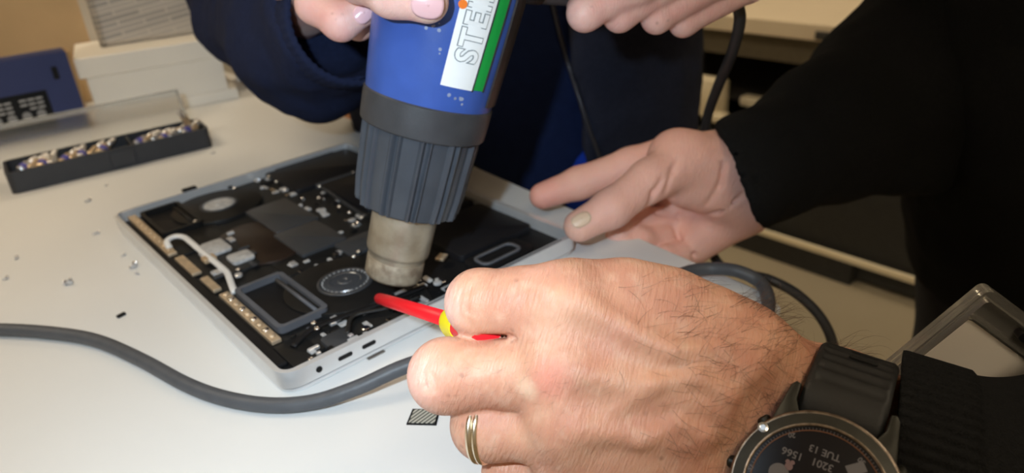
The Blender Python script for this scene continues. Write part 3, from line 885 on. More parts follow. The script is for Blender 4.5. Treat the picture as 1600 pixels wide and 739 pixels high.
m_bitp = mat('purple_collar', (.10, .09, .35), .4)
Rz = np.array(Euler((0, 0, ang)).to_matrix())
def bit(x, y, z, yaw, pitch, m, lab, grp, L=.026, collar=True):
    loc = F0 + Rz @ V(x, y, z)
    t = thing('screwdriver_bit', lab, 'screwdriver bit', loc, (pitch, 0, ang + yaw), grp)
    part('shank', xf(lathe([(.0036, 0), (.0042, .001), (.0042, L * .45), (.0030, L * .5)], 6), (0, 0, 0), (-PI / 2, 0, 0)), m, t, world=False, smooth=False)
    part('tip', xf(lathe([(.0029, L * .5), (.0029, L * .8), (.0008, L)], 10), (0, 0, 0), (-PI / 2, 0, 0)), m_bits, t, world=False)
    if collar: part('collar', xf(lathe([(.0046, L * .12), (.0046, L * .3)], 12), (0, 0, 0), (-PI / 2, 0, 0)), m_bitp, t, world=False, smooth=False)
ORD = ['leftmost', 'second', 'third', 'fourth', 'fifth', 'sixth', 'seventh', 'eighth', 'ninth']
gb = 'bits in the left half of the tray'
for i in range(9):
    bit(.012 + i * .0088, .010 + rr.uniform(0, .008), .0165, rr.uniform(-.9, -.3), .25, m_bitg if i % 3 else m_bits, ('gilt' if i % 3 else 'silver') + ' screwdriver bit, ' + ORD[i] + ' from the left end of the tray' * (i > 0) + ' in the left half of the tray' * (i == 0), gb, L=rr.uniform(.024, .03), collar=i % 2 == 0)
gb = 'bits in the right half of the tray'
for i in range(8):
    bit(TL * .62 + i * .0080, .010 + rr.uniform(0, .008), .0165, rr.uniform(-1.2, -.7), .22, m_bitg if i % 2 else m_bits, ('gilt' if i % 2 else 'silver') + ' screwdriver bit, ' + ORD[i] + ' in the right half of the tray, counted from the latch', gb, L=rr.uniform(.022, .03), collar=i % 3 == 0)
bit(TL * .93, .030, .022, 2.7, .75, m_bitg, 'single long gilt bit sticking up at the right end of the tray', 'upright bit', L=.034, collar=False)

# blue kit box standing behind the tray with a recessed black leaflet
A = G(142, 198); B = G(4, 228); dx = unit(B - A); A2 = A; wB = .175; hB = zfor(A, 80)
nb = V(-dx[1], dx[0], 0); nb = nb if nb @ RC[2] > 0 else -nb
def onface(o, dx_, nb_, s, d, z): return o + dx_ * s + nb_ * d + V(0, 0, z)
def facebox(o, dx_, nb_, s0, s1, d0, d1, z0, z1, bev=0):
    R_ = np.stack([dx_, nb_, V(0, 0, 1)], 1)
    if np.linalg.det(R_) < 0:
        v, f = box(s0, s1, d0, d1, z0, z1, bev); f = [q[::-1] for q in f]
    else: v, f = box(s0, s1, d0, d1, z0, z1, bev)
    return v @ R_.T + o, f
kb = thing('kit_box', 'dark blue card box standing behind the bit tray, black leaflet in its window', 'box', A)
W0, W1 = .032, .102   # window s-range
ZB, ZT = .006, hB * .58
part('front_panel', join(facebox(A, dx, nb, 0, W0, 0, .004, 0, hB), facebox(A, dx, nb, W1, wB, 0, .004, 0, hB),
     facebox(A, dx, nb, W0, W1, 0, .004, ZT, hB), facebox(A, dx, nb, W0, W1, 0, .004, 0, ZB)), m_bluebox, kb, smooth=False)
part('box_side', facebox(A, dx, nb, -.003, 0, -.001, .035, 0, hB * .99), m_brownbox, kb, smooth=False)
part('box_back', join(facebox(A, dx, nb, 0, wB, .012, .035, 0, hB), ), m_bluebox, kb, smooth=False)
lf = part('leaflet', facebox(A, dx, nb, W0 - .004, W1 + .004, .007, .009, .004, ZT + .003), m_black, kb, smooth=False)
m_grtext = mat('grey_print', (.45, .45, .45), .6)
tg = []
for r_ in range(3):
    for c_ in range(2):
        s0 = W0 + .006 + c_ * .032; z0 = ZT - .008 - r_ * .0052
        for w_ in range(3 if r_ < 2 else 2):
            tg.append(facebox(A, dx, nb, s0 + w_ * .0085, s0 + w_ * .0085 + .007, .0063, .0068, z0 - .0022, z0))
part('leaflet_print', join(*tg), m_grtext, lf, smooth=False)
ig = []
for c_ in range(4):
    g = lathe([(.0048, 0), (.0048, .0004)], 18)
    v = g[0]; c0 = A + dx * (W0 + .012 + c_ * .0150) + nb * .0068 + V(0, 0, ZB + .020)
    ig.append((c0 + np.outer(v[:, 0], dx) + np.outer(v[:, 1], V(0, 0, 1)) - np.outer(v[:, 2], nb), g[1]))
part('leaflet_icon', join(*ig), mat('icon_grey', (.30, .30, .30), .6), lf, smooth=False)
part('hang_hole', facebox(A, dx, nb, .014, .020, -.0006, 0, hB * .68, hB * .84, .0002), m_black, kb, smooth=False)

# white lidded card box
A = G(152, 194); B = G(374, 153); dx = unit(B - A); WB = np.linalg.norm(B - A)
nb = V(-dx[1], dx[0], 0); nb = nb if nb @ RC[2] > 0 else -nb
hW = zfor(A, 92)
wb = thing('white_box', 'white lidded cardboard box standing behind the bit tray', 'box', A)
part('box_body', facebox(A, dx, nb, .004, WB - .010, .002, .115, 0, hW - .004, .001), m_whitebox, wb, smooth=False)
part('box_lid', facebox(A, dx, nb, -.003, WB - .003, -.003, .120, hW * .70, hW, .0015), m_whitebox, wb, smooth=False)
part('bottom_flange', facebox(A, dx, nb, 0, WB, -.001, .118, 0, .014, .001), m_whitebox, wb, smooth=False)
# cardboard box on the white box's left, behind
A3 = G(162, 150) + nb * .12; A3[2] = 0
Ac = A + nb * .135 - dx * .16
cbx = thing('cardboard_box', 'brown cardboard box at the top left corner, behind the blue kit box', 'box', Ac)
zc = .11
part('box_body', facebox(Ac, dx, nb, -.10, .185, 0, .20, zc * 0, .30, .002), m_cardboard, cbx, smooth=False)
part('tape', facebox(Ac, dx, nb, .176, .1855, -.0006, .19, 0.0, .3005, .0002), mat('clear_tape', (.70, .62, .50), .15), cbx, smooth=False)
# newsprint wrapped parcel lying behind on the white box
m_news = mat('newsprint', (.52, .46, .40), .35, coat=.5)
_t = NT(m_news); _tc = _t.n('ShaderNodeTexCoord'); _b = _t.n('ShaderNodeTexBrick')
_b.inputs['Scale'].default_value = 28; _b.inputs['Color1'].default_value = (.54, .49, .43, 1); _b.inputs['Color2'].default_value = (.36, .33, .30, 1)
_b.inputs['Mortar'].default_value = (.64, .58, .50, 1); _b.inputs['Mortar Size'].default_value = .03; _b.inputs['Brick Width'].default_value = 1.6; _b.inputs['Row Height'].default_value = .18
_mp = _t.n('ShaderNodeMapping'); _mp.inputs['Rotation'].default_value = (PI / 2, 0, 0.15)
_t.l(_tc.outputs['Object'], _mp.inputs[0]); _t.l(_mp.outputs[0], _b.inputs['Vector'])
_t.l(_b.outputs[0], m_news.node_tree.nodes['Principled BSDF'].inputs['Base Color'])
Ap = A + nb * .055 + dx * .030
npc = thing('newsprint_parcel', 'parcel wrapped in grey printed paper and clear film on top of the white box', 'parcel', Ap + V(0, 0, hW))
part('parcel_body', facebox(Ap, dx, nb, 0, .165, 0, .055, hW, hW + .10, .006), m_news, npc, smooth=False)
part('film_fold', facebox(Ap, dx, nb, -.002, .006, -.002, .057, hW, hW + .10, .002), m_clear, npc, smooth=False)
# tan box right of the white box, near the table's far edge
q = G(385, 150)
q2 = q + nb * .07 + dx * .012
tb = thing('tan_carton', 'tan carton with a white edge, half hidden right behind the white box', 'carton', q2)
part('carton_body', facebox(q2, dx, nb, 0, .075, 0, .06, 0, .055, .001), m_cardboard, tb, smooth=False)
part('white_flap', facebox(q2, dx, nb, -.012, .004, -.004, 0, .006, .055, .0005), m_whitebox, tb, smooth=False)
# wooden stool beyond the table edge
q = P(545, 180, 1.15)
st = thing('wooden_stool', 'orange brown wooden stool seen past the table edge below the navy sleeve', 'stool', (q[0], q[1], -.75))
part('seat', xf(lathe([(.16, 0), (.17, .004), (.17, .026), (.16, .03)], 40), (q[0], q[1], q[2] - .03)), m_wood, st, auto=40)
for k_ in range(4):
    a = PI / 4 + k_ * PI / 2
    part('leg', tube([(q[0] + .11 * math.cos(a), q[1] + .11 * math.sin(a), q[2] - .03), (q[0] + .16 * math.cos(a), q[1] + .16 * math.sin(a), -.75)], .014, 12, smooth=False), m_wood, st)
part('rung_ring', xf(lathe([(.135, -.01), (.147, 0), (.135, .01), (.128, 0), (.135, -.01)], 32, caps=False), (q[0], q[1], -.5)), m_darkmetal, st)
# yellowish packets on the bench's shelf, seen past the navy jacket
for (u, v, wv, hv, lab) in ((1106, 150, .035, .11, 'pale yellow packet on the dark shelf, leftmost by the jacket'), (1128, 152, .012, .10, 'thin pale packet on the dark shelf behind the hanging cord'), (1118, 182, .035, .03, 'low pale packet on the dark shelf just above the far wrist'), (1175, 158, .03, .03, 'small pale packet on the dark shelf above the black sleeve')):
    q = P(u, v, 2.05)
    zb = -.545 if q[2] < -.44 else -.385
    o = part('shelf_packet', box(-.02, .02, -wv, wv, -hv / 2, hv / 2, .008), m_cream, loc=(q[0], q[1], q[2]), world=False)
    tag(o, lab, 'packet', 'pale packets on the dark shelf')

# ================================================================== people
def bounds(pts, m):
    p = np.array(pts, float); return p.min(0) - m, p.max(0) + m

def lift(name, fld, m, parent, it=1, **kw):
    return part(name, fld.mesh(it), m, parent, **kw)

# ---------------- person in black: near fist, far hand
PB = V(0.66, -0.36, -0.75)
pb = thing('person', 'person in a black sweatshirt reaching in from the right, wearing a watch and ring', 'person', PB)
# near fist ----------------------------------------------------
mi = {'i': P(882, 482, .2515), 'm': P(872, 578, .2475), 'r': P(884, 668, .2500), 'p': P(905, 752, .2580)}
wr = {'i': P(1160, 560, .2520), 'm': P(1165, 628, .2480), 'r': P(1140, 700, .2500), 'p': P(1120, 775, .2560)}
allp = list(mi.values()) + list(wr.values()) + [P(640, 590, .25), P(1560, 900, .27), P(1560, 640, .23), P(740, 760, .33), P(740, 430, .33), P(1400, 560, .30), P(900, 400, .24), P(1050, 400, .25)]
lo, hi = bounds(allp, .016)
F = Field(lo, hi, .00105)
# metacarpals and palm mass
F.cap(mi['i'], wr['i'], .0142, .0170, .012)
F.cap(mi['m'], wr['m'], .0146, .0175, .012)
F.cap(mi['r'], wr['r'], .0138, .0175, .012)
F.cap(mi['p'], wr['p'], .0125, .0170, .012)
F.cap(P(960, 490, .262), P(1130, 548, .262), .0165, .0180, .012)       # thumb side web
F.cap(P(900, 600, .268), P(1130, 650, .268), .016, .020, .012)         # palm mass
F.cap(P(900, 700, .270), P(1120, 730, .270), .014, .020, .012)
F.cap(P(985, 452, .2530), P(1100, 500, .2560), .0085, .0110, .010)
for q0, q1 in ((P(900, 530, .2520), P(1150, 596, .2530)), (P(900, 625, .2505), P(1150, 665, .2510)), (P(905, 712, .2545), P(1130, 738, .2540))):
    F.cap(q0, q1, .0150, .0165, .010)
F.cap(P(905, 468, .2545), P(1040, 480, .2575), .0120, .0125, .008)
# wrist and forearm
F.cap(P(1140, 575, .2580), P(1310, 632, .2680), .0190, .0185, .010)
F.cap(P(1310, 632, .2680), P(1500, 715, .2700), .0185, .0185, .010)
F.cap(P(1120, 690, .2580), P(1270, 742, .2695), .0190, .0180, .008)
F.cap(P(1270, 742, .2695), P(1480, 825, .2700), .0180, .0185, .008)
F.cap(P(1060, 760, .2620), P(1230, 812, .2710), .0165, .0155, .008)
F.cap(P(1230, 812, .2680), P(1440, 890, .2680), .0155, .0160, .008)
# fingers: proximal phalanx, then curl under to grip the handle
def finger(F, pts, rs, k=.0035, k0=.009):
    for i in range(len(pts) - 1):
        F.cap(pts[i], pts[i + 1], rs[i], rs[i + 1], k0 if i == 0 else k)
FA = Field(lo, hi, .00105)
finger(F, [mi['i'], P(815, 475, .2530), P(750, 474, .2590)], [.0140, .0124, .0122])
finger(F, [P(750, 474, .2590), P(768, 488, .2850), P(840, 505, .2960)], [.0118, .0098, .0085], k=.003, k0=.003)
# middle finger modelled in its own field so the groove to the index stays sharp
def joinmin(A_, B_, k):
    o, d = A_.d, B_.d
    if k > 0:
        h_ = np.maximum(k - np.abs(o - d), 0) / k; A_.d = (np.minimum(o, d) - h_ * h_ * k * .25).astype(np.float32)
    else: A_.d = np.minimum(o, d)
finger(FA, [P(905, 588, .2490), P(800, 585, .2500), P(697, 587, .2550)], [.0135, .0115, .0114])
finger(FA, [P(697, 587, .2550), P(712, 592, .2810), P(790, 580, .2920)], [.0114, .0096, .0082], k=.003)
joinmin(F, FA, .0022)
FA.d[:] = 9
finger(FA, [P(905, 675, .2520), P(840, 672, .2540), P(760, 664, .2610)], [.0128, .0112, .0110])
finger(FA, [P(760, 664, .2610), P(765, 668, .2860), P(830, 650, .2950)], [.0108, .0092, .0080], k=.003)
joinmin(F, FA, .0022)
FA.d[:] = 9
finger(FA, [P(915, 752, .2600), P(850, 745, .2640), P(800, 738, .2720)], [.0115, .0098, .0094])
finger(FA, [P(800, 738, .2720), P(805, 735, .2920), P(850, 715, .3000)], [.0092, .0082, .0072], k=.003)
joinmin(F, FA, .0022)
FA.d[:] = 9
# thumb pressed against the handle from the far side
finger(FA, [P(1110, 575, .272), P(985, 545, .290), P(880, 530, .312), P(790, 520, .312)], [.0150, .0125, .0108, .0090], k=.004)
joinmin(F, FA, .005)
# knuckle relief on the back of the hand
def onback(u, v, F=F):
    a = P(u, v, .20); b = P(u, v, .30); n = 200
    for i in range(n):
        p = a + (b - a) * i / n
        q = np.round((p - F.lo) / F.h).astype(int)
        if np.all(q >= 0) and np.all(q < F.n) and F.d[tuple(q)] < 0: return p
    return b
def ray_s(u, v):
    p = onback(u, v); return float(RC[2] @ (p - CAM))
for (u, v, r_, up) in ((880, 466, .0075, .0012), (868, 572, .0080, .0010), (882, 668, .0075, .0010)):
    F.ball(P(u, v, ray_s(u, v) + r_ - up), r_, .010)
for (u0, v0, u1, v1) in ((905, 475, 1120, 590), (905, 582, 1130, 635), (905, 670, 1110, 690)):      # tendons
    F.cap(P(u0, v0, ray_s(u0, v0) + .0024), P(u1, v1, ray_s(u1, v1) + .0032), .0026, .0022, .006)
for (pts_) in ([(960, 640), (1020, 600), (1090, 590), (1180, 640)], [(1000, 690), (1060, 660), (1140, 700)], [(985, 520), (1050, 548), (1130, 545)]):   # veins
    for a_, b_ in zip(pts_[:-1], pts_[1:]):
        F.cap(P(*a_, ray_s(*a_) + .0010), P(*b_, ray_s(*b_) + .0010), .0015, .0015, .004)
for q0, q1, r_ in ((P(1235, 645, .2275), P(1285, 585, .2290), .0105), (P(1170, 735, .2265), P(1222, 665, .2270), .0105)):   # skin pressed down beside the watch
    F.cap(q0, q1, r_, r_, .008, op='cut')
# creases on the index joint and the fold where the index meets the hand
for (pts_) in ([(722, 455), (716, 480), (722, 505)], [(735, 450), (729, 480), (737, 512)], [(668, 560), (662, 585), (668, 610)], [(680, 556), (675, 585), (681, 615)]):
    for a_, b_ in zip(pts_[:-1], pts_[1:]):
        F.cap(P(*a_, ray_s(*a_) - .0002), P(*b_, ray_s(*b_) - .0002), .0005, .0005, .0012, op='cut')
for u_ in range(752, 794, 5):
    F.cap(P(u_, 527, .232), P(u_, 525, .258), .0009, .0006, .001, op='cut')
for a_, b_ in (((722, 531), (800, 530)), ((795, 529), (828, 523))):
    F.cap(P(*a_, .2440), P(*b_, .2440), .0013, .0006, .0012, op='cut')
fist = F.mesh(1)
del FA

spots = []
def spw(u, v, s, r0, r1, col, amt): spots.append((P(u, v, s) - PB, r0, r1, col, amt))
spw(876, 464, .238, .001, .0065, (.86, .58, .30), .75)
spw(908, 470, .238, .0015, .007, (.75, .26, .16), .6)
spw(850, 430, .245, .002, .010, (.82, .36, .26), .35)
spw(860, 592, .233, .002, .010, (.76, .27, .20), .55)
spw(825, 606, .236, .001, .006, (.86, .60, .42), .6)
spw(690, 480, .258, .003, .016, (.90, .58, .50), .7)
spw(650, 590, .252, .003, .018, (.88, .50, .42), .7)
spw(905, 355, .480, .004, .016, (.84, .60, .44), .5)
spw(1060, 300, .510, .06, .14, (.86, .49, .40), .85)  # pink of the far hand, its extra brightness painted into the skin
spw(835, 305, .540, .01, .035, (.80, .36, .30), .6)
spw(1040, 240, .52, .01, .03, (.80, .42, .34), .4)
fax = unit(P(1300, 640, .24) - P(1000, 545, .24))
m_skinb = skin('tanned_skin', (.63, .330, .212), (.55, .255, .165), (.71, .45, .32), spots, .42, fax)

# far hand ------------------------------------------------------
far = [P(820, 300, .56), P(900, 420, .50), P(1300, 150, .62), P(1240, 420, .60), P(880, 380, .46)]
lo, hi = bounds(far, .03)
H = Field(lo, hi, .0014)
H.cap(P(1150, 262, .520), P(1330, 200, .60), .0245, .030, .010)
H.cap(P(1165, 308, .525), P(1340, 225, .605), .0232, .025, .010)
H.cap(P(1048, 238, .540), P(1150, 250, .525), .0140, .0220, .012)        # index metacarpal
H.cap(P(1055, 300, .560), P(1160, 300, .535), .0150, .0220, .012)
H.cap(P(1045, 345, .562), P(1150, 320, .545), .0150, .0200, .012)
H.cap(P(1088, 378, .545), P(1160, 328, .535), .0155, .0185, .010)        # heel of the hand
H.cap(P(1060, 250, .512), P(1120, 262, .515), .0225, .0230, .010)         # thenar
H.cap(P(1072, 290, .515), P(1130, 300, .520), .0160, .0190, .010)
HA = Field(lo, hi, .0014)
finger(HA, [P(1075, 252, .508), P(1015, 282, .495), P(955, 326, .485), P(906, 353, .482)], [.0190, .0142, .0125, .0108], k=.006)
joinmin(H, HA, .005)
HA.d[:] = 9
finger(HA, [P(1065, 238, .545), P(985, 258, .548), P(905, 286, .548), P(848, 306, .545)], [.0155, .0130, .0120, .0100], k=.005)
joinmin(H, HA, .004)
HA.d[:] = 9
finger(HA, [P(1060, 350, .560), P(1000, 345, .548), P(972, 352, .535), P(965, 368, .528)], [.0140, .0110, .0100, .0090], k=.005)
joinmin(H, HA, .003)
HA.d[:] = 9
finger(HA, [P(1075, 375, .558), P(1030, 372, .545), P(1000, 376, .532), P(985, 388, .525)], [.0130, .0100, .0092, .0080], k=.005)
joinmin(H, HA, .003)
HA.d[:] = 9
finger(HA, [P(1085, 392, .55), P(1062, 396, .538), P(1040, 398, .530)], [.0110, .0090, .0078], k=.005)
joinmin(H, HA, .003)
# folds at the base of the thumb
for pts_ in ([(1012, 325), (1020, 300), (1035, 280)], [(1025, 332), (1060, 338), (1120, 332), (1160, 305)], [(1040, 300), (1050, 268), (1058, 250)], [(1105, 320), (1125, 290), (1130, 255)], [(1085, 400), (1060, 372), (1052, 352)]):
    for a_, b_ in zip(pts_[:-1], pts_[1:]):
        s0 = ray_s(*a_) if False else None
        def srf(u, v):
            a = P(u, v, .40); b = P(u, v, .60)
            for i in range(300):
                p = a + (b - a) * i / 300
                q = np.round((p - H.lo) / H.h).astype(int)
                if np.all(q >= 0) and np.all(q < H.n) and H.d[tuple(q)] < 0: return .40 + .20 * i / 300
            return None
        sa_, sb_ = srf(*a_), srf(*b_)
        if sa_ and sb_: H.cap(P(*a_, sa_ - .0002), P(*b_, sb_ - .0002), .0011, .0011, .0035, op='cut')
farhand = H.mesh(1)
del HA

# the rest of the body (inside the clothes) at a coarser step
elR = P(1450, 150, .64); shR = V(.62, -.18, .36); shL = V(.43, -.46, .33); elL = P(1900, 830, .24)
hip = V(.67, -.25, -.05); chest = V(.56, -.275, .22); neck = V(.49, -.28, .43); head = V(.44, -.275, .55)
lo, hi = bounds([shR, shL, elL, elR, hip, head, P(1520, 760, .26), hip + V(0, 0, -.1)], .16)
T = Field(lo, hi, .008)
T.cap(hip, chest, .10, .11, .03, flat=(V(0, 1, 0), 1.45))
T.cap(shL, shR, .055, .055, .04)
T.cap(neck - V(0, 0, .08), neck + V(0, 0, .06), .055, .052, .03)
T.ell(head, np.eye(3), (.092, .074, .115), .02)
T.ell(head + V(-.035, 0, -.055), np.eye(3), (.05, .05, .06), .02)
T.cap(head + V(-.09, 0, .012), head + V(-.110, 0, -.022), .010, .014, .008)
for sy in (-1, 1): T.ball(head + V(0, .078 * sy, -.01), .020, .006)
T.cap(shL, elL, .046, .038, .03); T.cap(elL, P(1500, 775, .258), .036, .027, .02)
T.cap(shR, elR, .046, .038, .03); T.cap(elR, P(1320, 220, .60), .036, .030, .02)
bodyg = join(fist, farhand, T.mesh(2))
body = part('body', bodyg, m_skinb, pb)

# sweatshirt
lo, hi = bounds([shR, shL, elL, elR, hip, neck, hip + V(0, 0, -.1)], .19)
S = Field(lo, hi, .010)
S.cap(hip + V(0, 0, -.04), chest, .155, .150, .03, flat=(V(0, 1, 0), 1.30))
S.cap(shL, shR, .085, .085, .05)
S.cap(shL, shL * .75 + elL * .25, .075, .07, .04); S.cap(shR, shR * .6 + elR * .4, .085, .085, .04)
S.plane(hip + V(0, 0, -.10), V(0, 0, -1)); S.plane(neck + V(0, 0, .0), V(-.2, 0, 1))
sweat = part('sweatshirt', S.mesh(2), m_knit, pb)
def sleeve(path, radii, cut_p, cut_n, h, name, m, parent, folds=(), inner=.0045, k=.02, wob=.0):
    lo, hi = bounds(path, max(radii) + .02)
    S = Field(lo, hi, h)
    for i in range(len(path) - 1): S.cap(path[i], path[i + 1], radii[i], radii[i + 1], k)
    for (a, b, r, kk, op) in folds: S.cap(a, b, r, r, kk, op=op)
    if inner:
        for i in range(1): S.cap(path[i] - unit(path[1] - path[0]) * .05, path[i] * .3 + path[i + 1] * .7, radii[0] - inner, radii[0] - inner, .002, op='cut')
    S.plane(cut_p, cut_n, .003)
    return part(name, S.mesh(2), m, parent)
# near sleeve with a ribbed cuff whose opening slants across the wrist
a0 = P(1330, 708, .2630); a1 = P(1640, 812, .266); ax = unit(a1 - a0)
def slant(u0, v0, u1, v1, towards):
    n = unit(np.cross(P(u0, v0, 1) - CAM, P(u1, v1, 1) - CAM)); return n if n @ towards > 0 else -n
cn1 = slant(1409, 560, 1396, 739, -ax)
sleeve([a0, P(1640, 815, .266), elL, shL * .8 + elL * .2], [.0400, .0440, .060, .072], P(1409, 560, .25), cn1, .0022, 'sleeve', m_knit, pb)
def ribcuff(p0, n, ax_, L, r0, r1, m, parent, nrib=64, amp=.0007):
    R_ = frame(ax_, RC[2]); K = 10; pr = []
    pr.append((r0 - .004, .0012)); pr.append((r0 - .0015, .0)); pr.append((r0 + .0006, .0004))
    for k in range(K): pr.append((r0 + .0010 + (r1 - r0) * k / K, .002 + (L - .002) * k / K))
    pr.append((r1 - .001, L))
    v, f = lathe(pr, nrib * 6, lambda r, a, k: r + amp * math.sin(nrib * a) * min(1, max(0, k - 1)), caps=False)
    t = v[:, 2].copy(); rad_ = v.copy(); rad_[:, 2] = 0
    w = rad_ @ R_.T
    sh = -(w @ n) / (ax_ @ n)
    return part('cuff', (p0 + w + np.outer(t + sh, ax_), f), m, parent)
# where the arm axis meets the slanted opening
tt = ((P(1409, 560, .25) - a0) @ cn1) / (ax @ cn1)
ribcuff(a0 + ax * tt, cn1, ax, .030, .0402, .0412, m_knit, pb, 70, .0005)
# far sleeve
b0 = P(1100, 305, .505); bx = unit(P(1300, 198, .58) - b0)
cn = slant(1115, 190, 1196, 372, -bx)
path = [b0, P(1300, 205, .58), P(1400, 150, .62), elR + RC.T @ V(0, .0, 0), elR * .6 + shR * .4, shR]
sleeve(path, [.0400, .0500, .068, .078, .085, .085], P(1155, 281, .5), cn, .0035, 'sleeve', m_knit, pb,
       folds=[(P(1405, 262, .59), P(1445, 262, .60), .018, .03, 'add')], k=.03)
def rumple(o, st, size):
    tx = bpy.data.textures.new('cloth_folds', 'CLOUDS'); tx.noise_scale = size; tx.noise_depth = 2
    md = o.modifiers.new('folds', 'DISPLACE'); md.texture = tx; md.strength = st; md.mid_level = .5; md.texture_coords = 'LOCAL'
for o_ in list(pb.children):
    if o_.name.startswith('sleeve'): rumple(o_, .010 if len(o_.data.vertices) and o_.name != 'sleeve' else .0025, .07)
rumple(sweat, .02, .10)
# trousers and shoes below the table
lo, hi = bounds([hip, hip + V(0, 0, -.72)], .22)
Q = Field(lo, hi, .012)
Q.cap(hip + V(0, .05, -.08), hip + V(0, -.05, -.08), .125, .125, .03)
for sy in (-1, 1):
    Q.cap(hip + V(0, .085 * sy, -.1), hip + V(-.02, .10 * sy, -.38), .085, .062, .03)
    Q.cap(hip + V(-.02, .10 * sy, -.38), hip + V(.02, .10 * sy, -.64), .062, .052, .03)
part('trousers', Q.mesh(2), m_trouser, pb)
for sy in (-1, 1):
    c_ = hip + V(.02, .10 * sy, 0)
    part('shoe', xf(prism([(.07, -.035), (.07, .035), (-.05, .045), (-.14, .04), (-.18, 0), (-.14, -.04), (-.05, -.045)], 0, .075, .02), (c_[0], c_[1], -.75)), m_black, pb)
lo, hi = bounds([head], .16)
Q = Field(lo, hi, .006)
Q.ell(head + V(.018, 0, .030), np.eye(3), (.100, .084, .108), .0)
Q.plane(head + V(-.055, 0, .02), V(-1, 0, -.6))
part('hair', Q.mesh(1), m_haird, pb)
# nails
def nail(p, nrm, ax_, w, l, m, parent, name='fingernail'):
    n_ = unit(nrm); a_ = unit(np.asarray(ax_) - n_ * np.dot(ax_, n_)); c_ = np.cross(a_, n_)
    vs = []; fs = []; N = 12; rings = 6
    for i in range(rings + 1):
        f_ = i / rings
        for j in range(N * 2):
            t_ = 2 * PI * j / (N * 2)
            x = math.copysign(abs(math.cos(t_)) ** .8, math.cos(t_)) * l * f_; y = math.copysign(abs(math.sin(t_)) ** .8, math.sin(t_)) * w * f_
            vs.append(np.asarray(p) + a_ * x + c_ * y - n_ * (y * y / w * .34 + x * x / l * .10) + n_ * .0009)
    for i in range(rings):
        for j in range(N * 2):
            k_ = (j + 1) % (N * 2); b_ = i * N * 2; fs.append([b_ + j, b_ + k_, b_ + N * 2 + k_, b_ + N * 2 + j])
    o = part(name, (vs, fs), m, parent)
    md = o.modifiers.new('thick', 'SOLIDIFY'); md.thickness = .0006
    return o
def hitF(Fd, u, v, s0, s1):
    for i in range(600):
        s = s0 + (s1 - s0) * i / 600; p = P(u, v, s)
        q = np.round((p - Fd.lo) / Fd.h).astype(int)
        if np.all(q >= 0) and np.all(q < Fd.n) and Fd.d[tuple(q)] < 0:
            q = np.clip(q, 1, Fd.n - 2)
            g_ = np.array([Fd.d[tuple(q + e)] - Fd.d[tuple(q - e)] for e in np.eye(3, dtype=int)])
            return p, unit(g_)
    return P(u, v, s1), -RC[2]
p_, n_ = hitF(H, 908, 343, .42, .56)
nail(p_, n_, P(895, 357, .482) - P(955, 326, .485), .0048, .0068, m_naily, body)

# ring on the ring finger
rc = P(757, 668, .2600); rax = unit(P(840, 674, .254) - P(757, 664, .261))
RR = frame(unit(rax * 1.0), RC[2])
for dz in (-.0011, .0011):
    pass
rg = tag(part('ring', xf(join(*[lathe([(r0 + .0011 * math.cos(t_), z0 + .0012 * math.sin(t_)) for t_ in np.linspace(0, 2 * PI, 11)], 48, caps=False) for r0, z0 in ((.0118, -.0011), (.0118, .0011))]), rc, RR), m_wgold),
    'thin double band gold ring on the finger of the near fist', 'ring')

# smart watch -----------------------------------------------------
WC = P(1273, 773, .2205)
wn = unit(CAM - WC + .010 * RC.T @ V(0, -1, 0)); 
wx = -unit(RC.T @ V(.92, .40, 0)); wx = unit(wx - wn * np.dot(wx, wn)); wy = np.cross(wn, wx)
WR = np.stack([wx, wy, wn], 1)
m_wcase = mat('worn_gunmetal', (.040, .040, .034), .42, metal=.6, noise=.25, nscale=160, bump=.05, bscale=700)
m_wedge = mat('bare_metal_edge', (.32, .26, .21), .34, metal=1.0, noise=.5, nscale=500)
m_glass = mat('dark_screen', (.006, .005, .007), .30, spec=.25)
m_wtxt = mat('screen_grey', (.09, .085, .09), .5, emit=((.35, .32, .34), .03))
m_strap = mat('black_silicone', (.010, .0105, .011), .52, noise=.2, nscale=200, bump=.1, bscale=900)
wt = thing('smart_watch', 'black round sports watch with scuffed bezel on the hairy near wrist', 'watch', WC)
def wp(name, g, m, par=wt, **kw): return part(name, xf(g, WC, WR), m, par, **kw)
R0 = .0250
case = wp('case', lathe([(.016, -.0150), (.0205, -.0140), (.0232, -.0120), (.0240, -.0080), (.0240, -.0030)], 72), m_wcase, auto=40)
wp('bezel', lathe([(.0242, -.0040), (R0, -.0032), (R0 + .0002, -.0012), (R0 - .0006, -.0002), (.0212, .0003), (.0205, -.0002), (.0203, -.0010)], 96, caps=False), m_wcase, case, auto=30)
wp('bezel_edge', join(lathe([(R0 - .0010, -.0003), (R0 - .0004, .0000), (R0 + .00025, -.0009)], 96, caps=False), lathe([(.0214, .0001), (.0210, .00045), (.0204, -.0001)], 96, caps=False)), m_wedge, case)
scn = wp('screen', lathe([(.0206, -.0012), (.0206, -.0007), (.0001, -.0005)], 64), m_glass, case, auto=30)
m_orng = mat('orange_glow_ring', (.10, .035, .01), .5)
wp('orange_arc', xf(arc if False else lathe([(.0188, -.00052), (.0192, -.00048)], 64, caps=False), (0, 0, .0001)), m_orng, scn)
tk = []
for i in range(120):
    a = 2 * PI * i / 120
    L_ = .0011 if i % 10 == 0 else .0007
    tk.append(xf(box(.0199 - L_, .0199, -.00007, .00007, -.00045, -.00035), (0, 0, 0), (0, 0, a)))
wp('minute_tick', join(*tk), m_wtxt, scn, smooth=False)
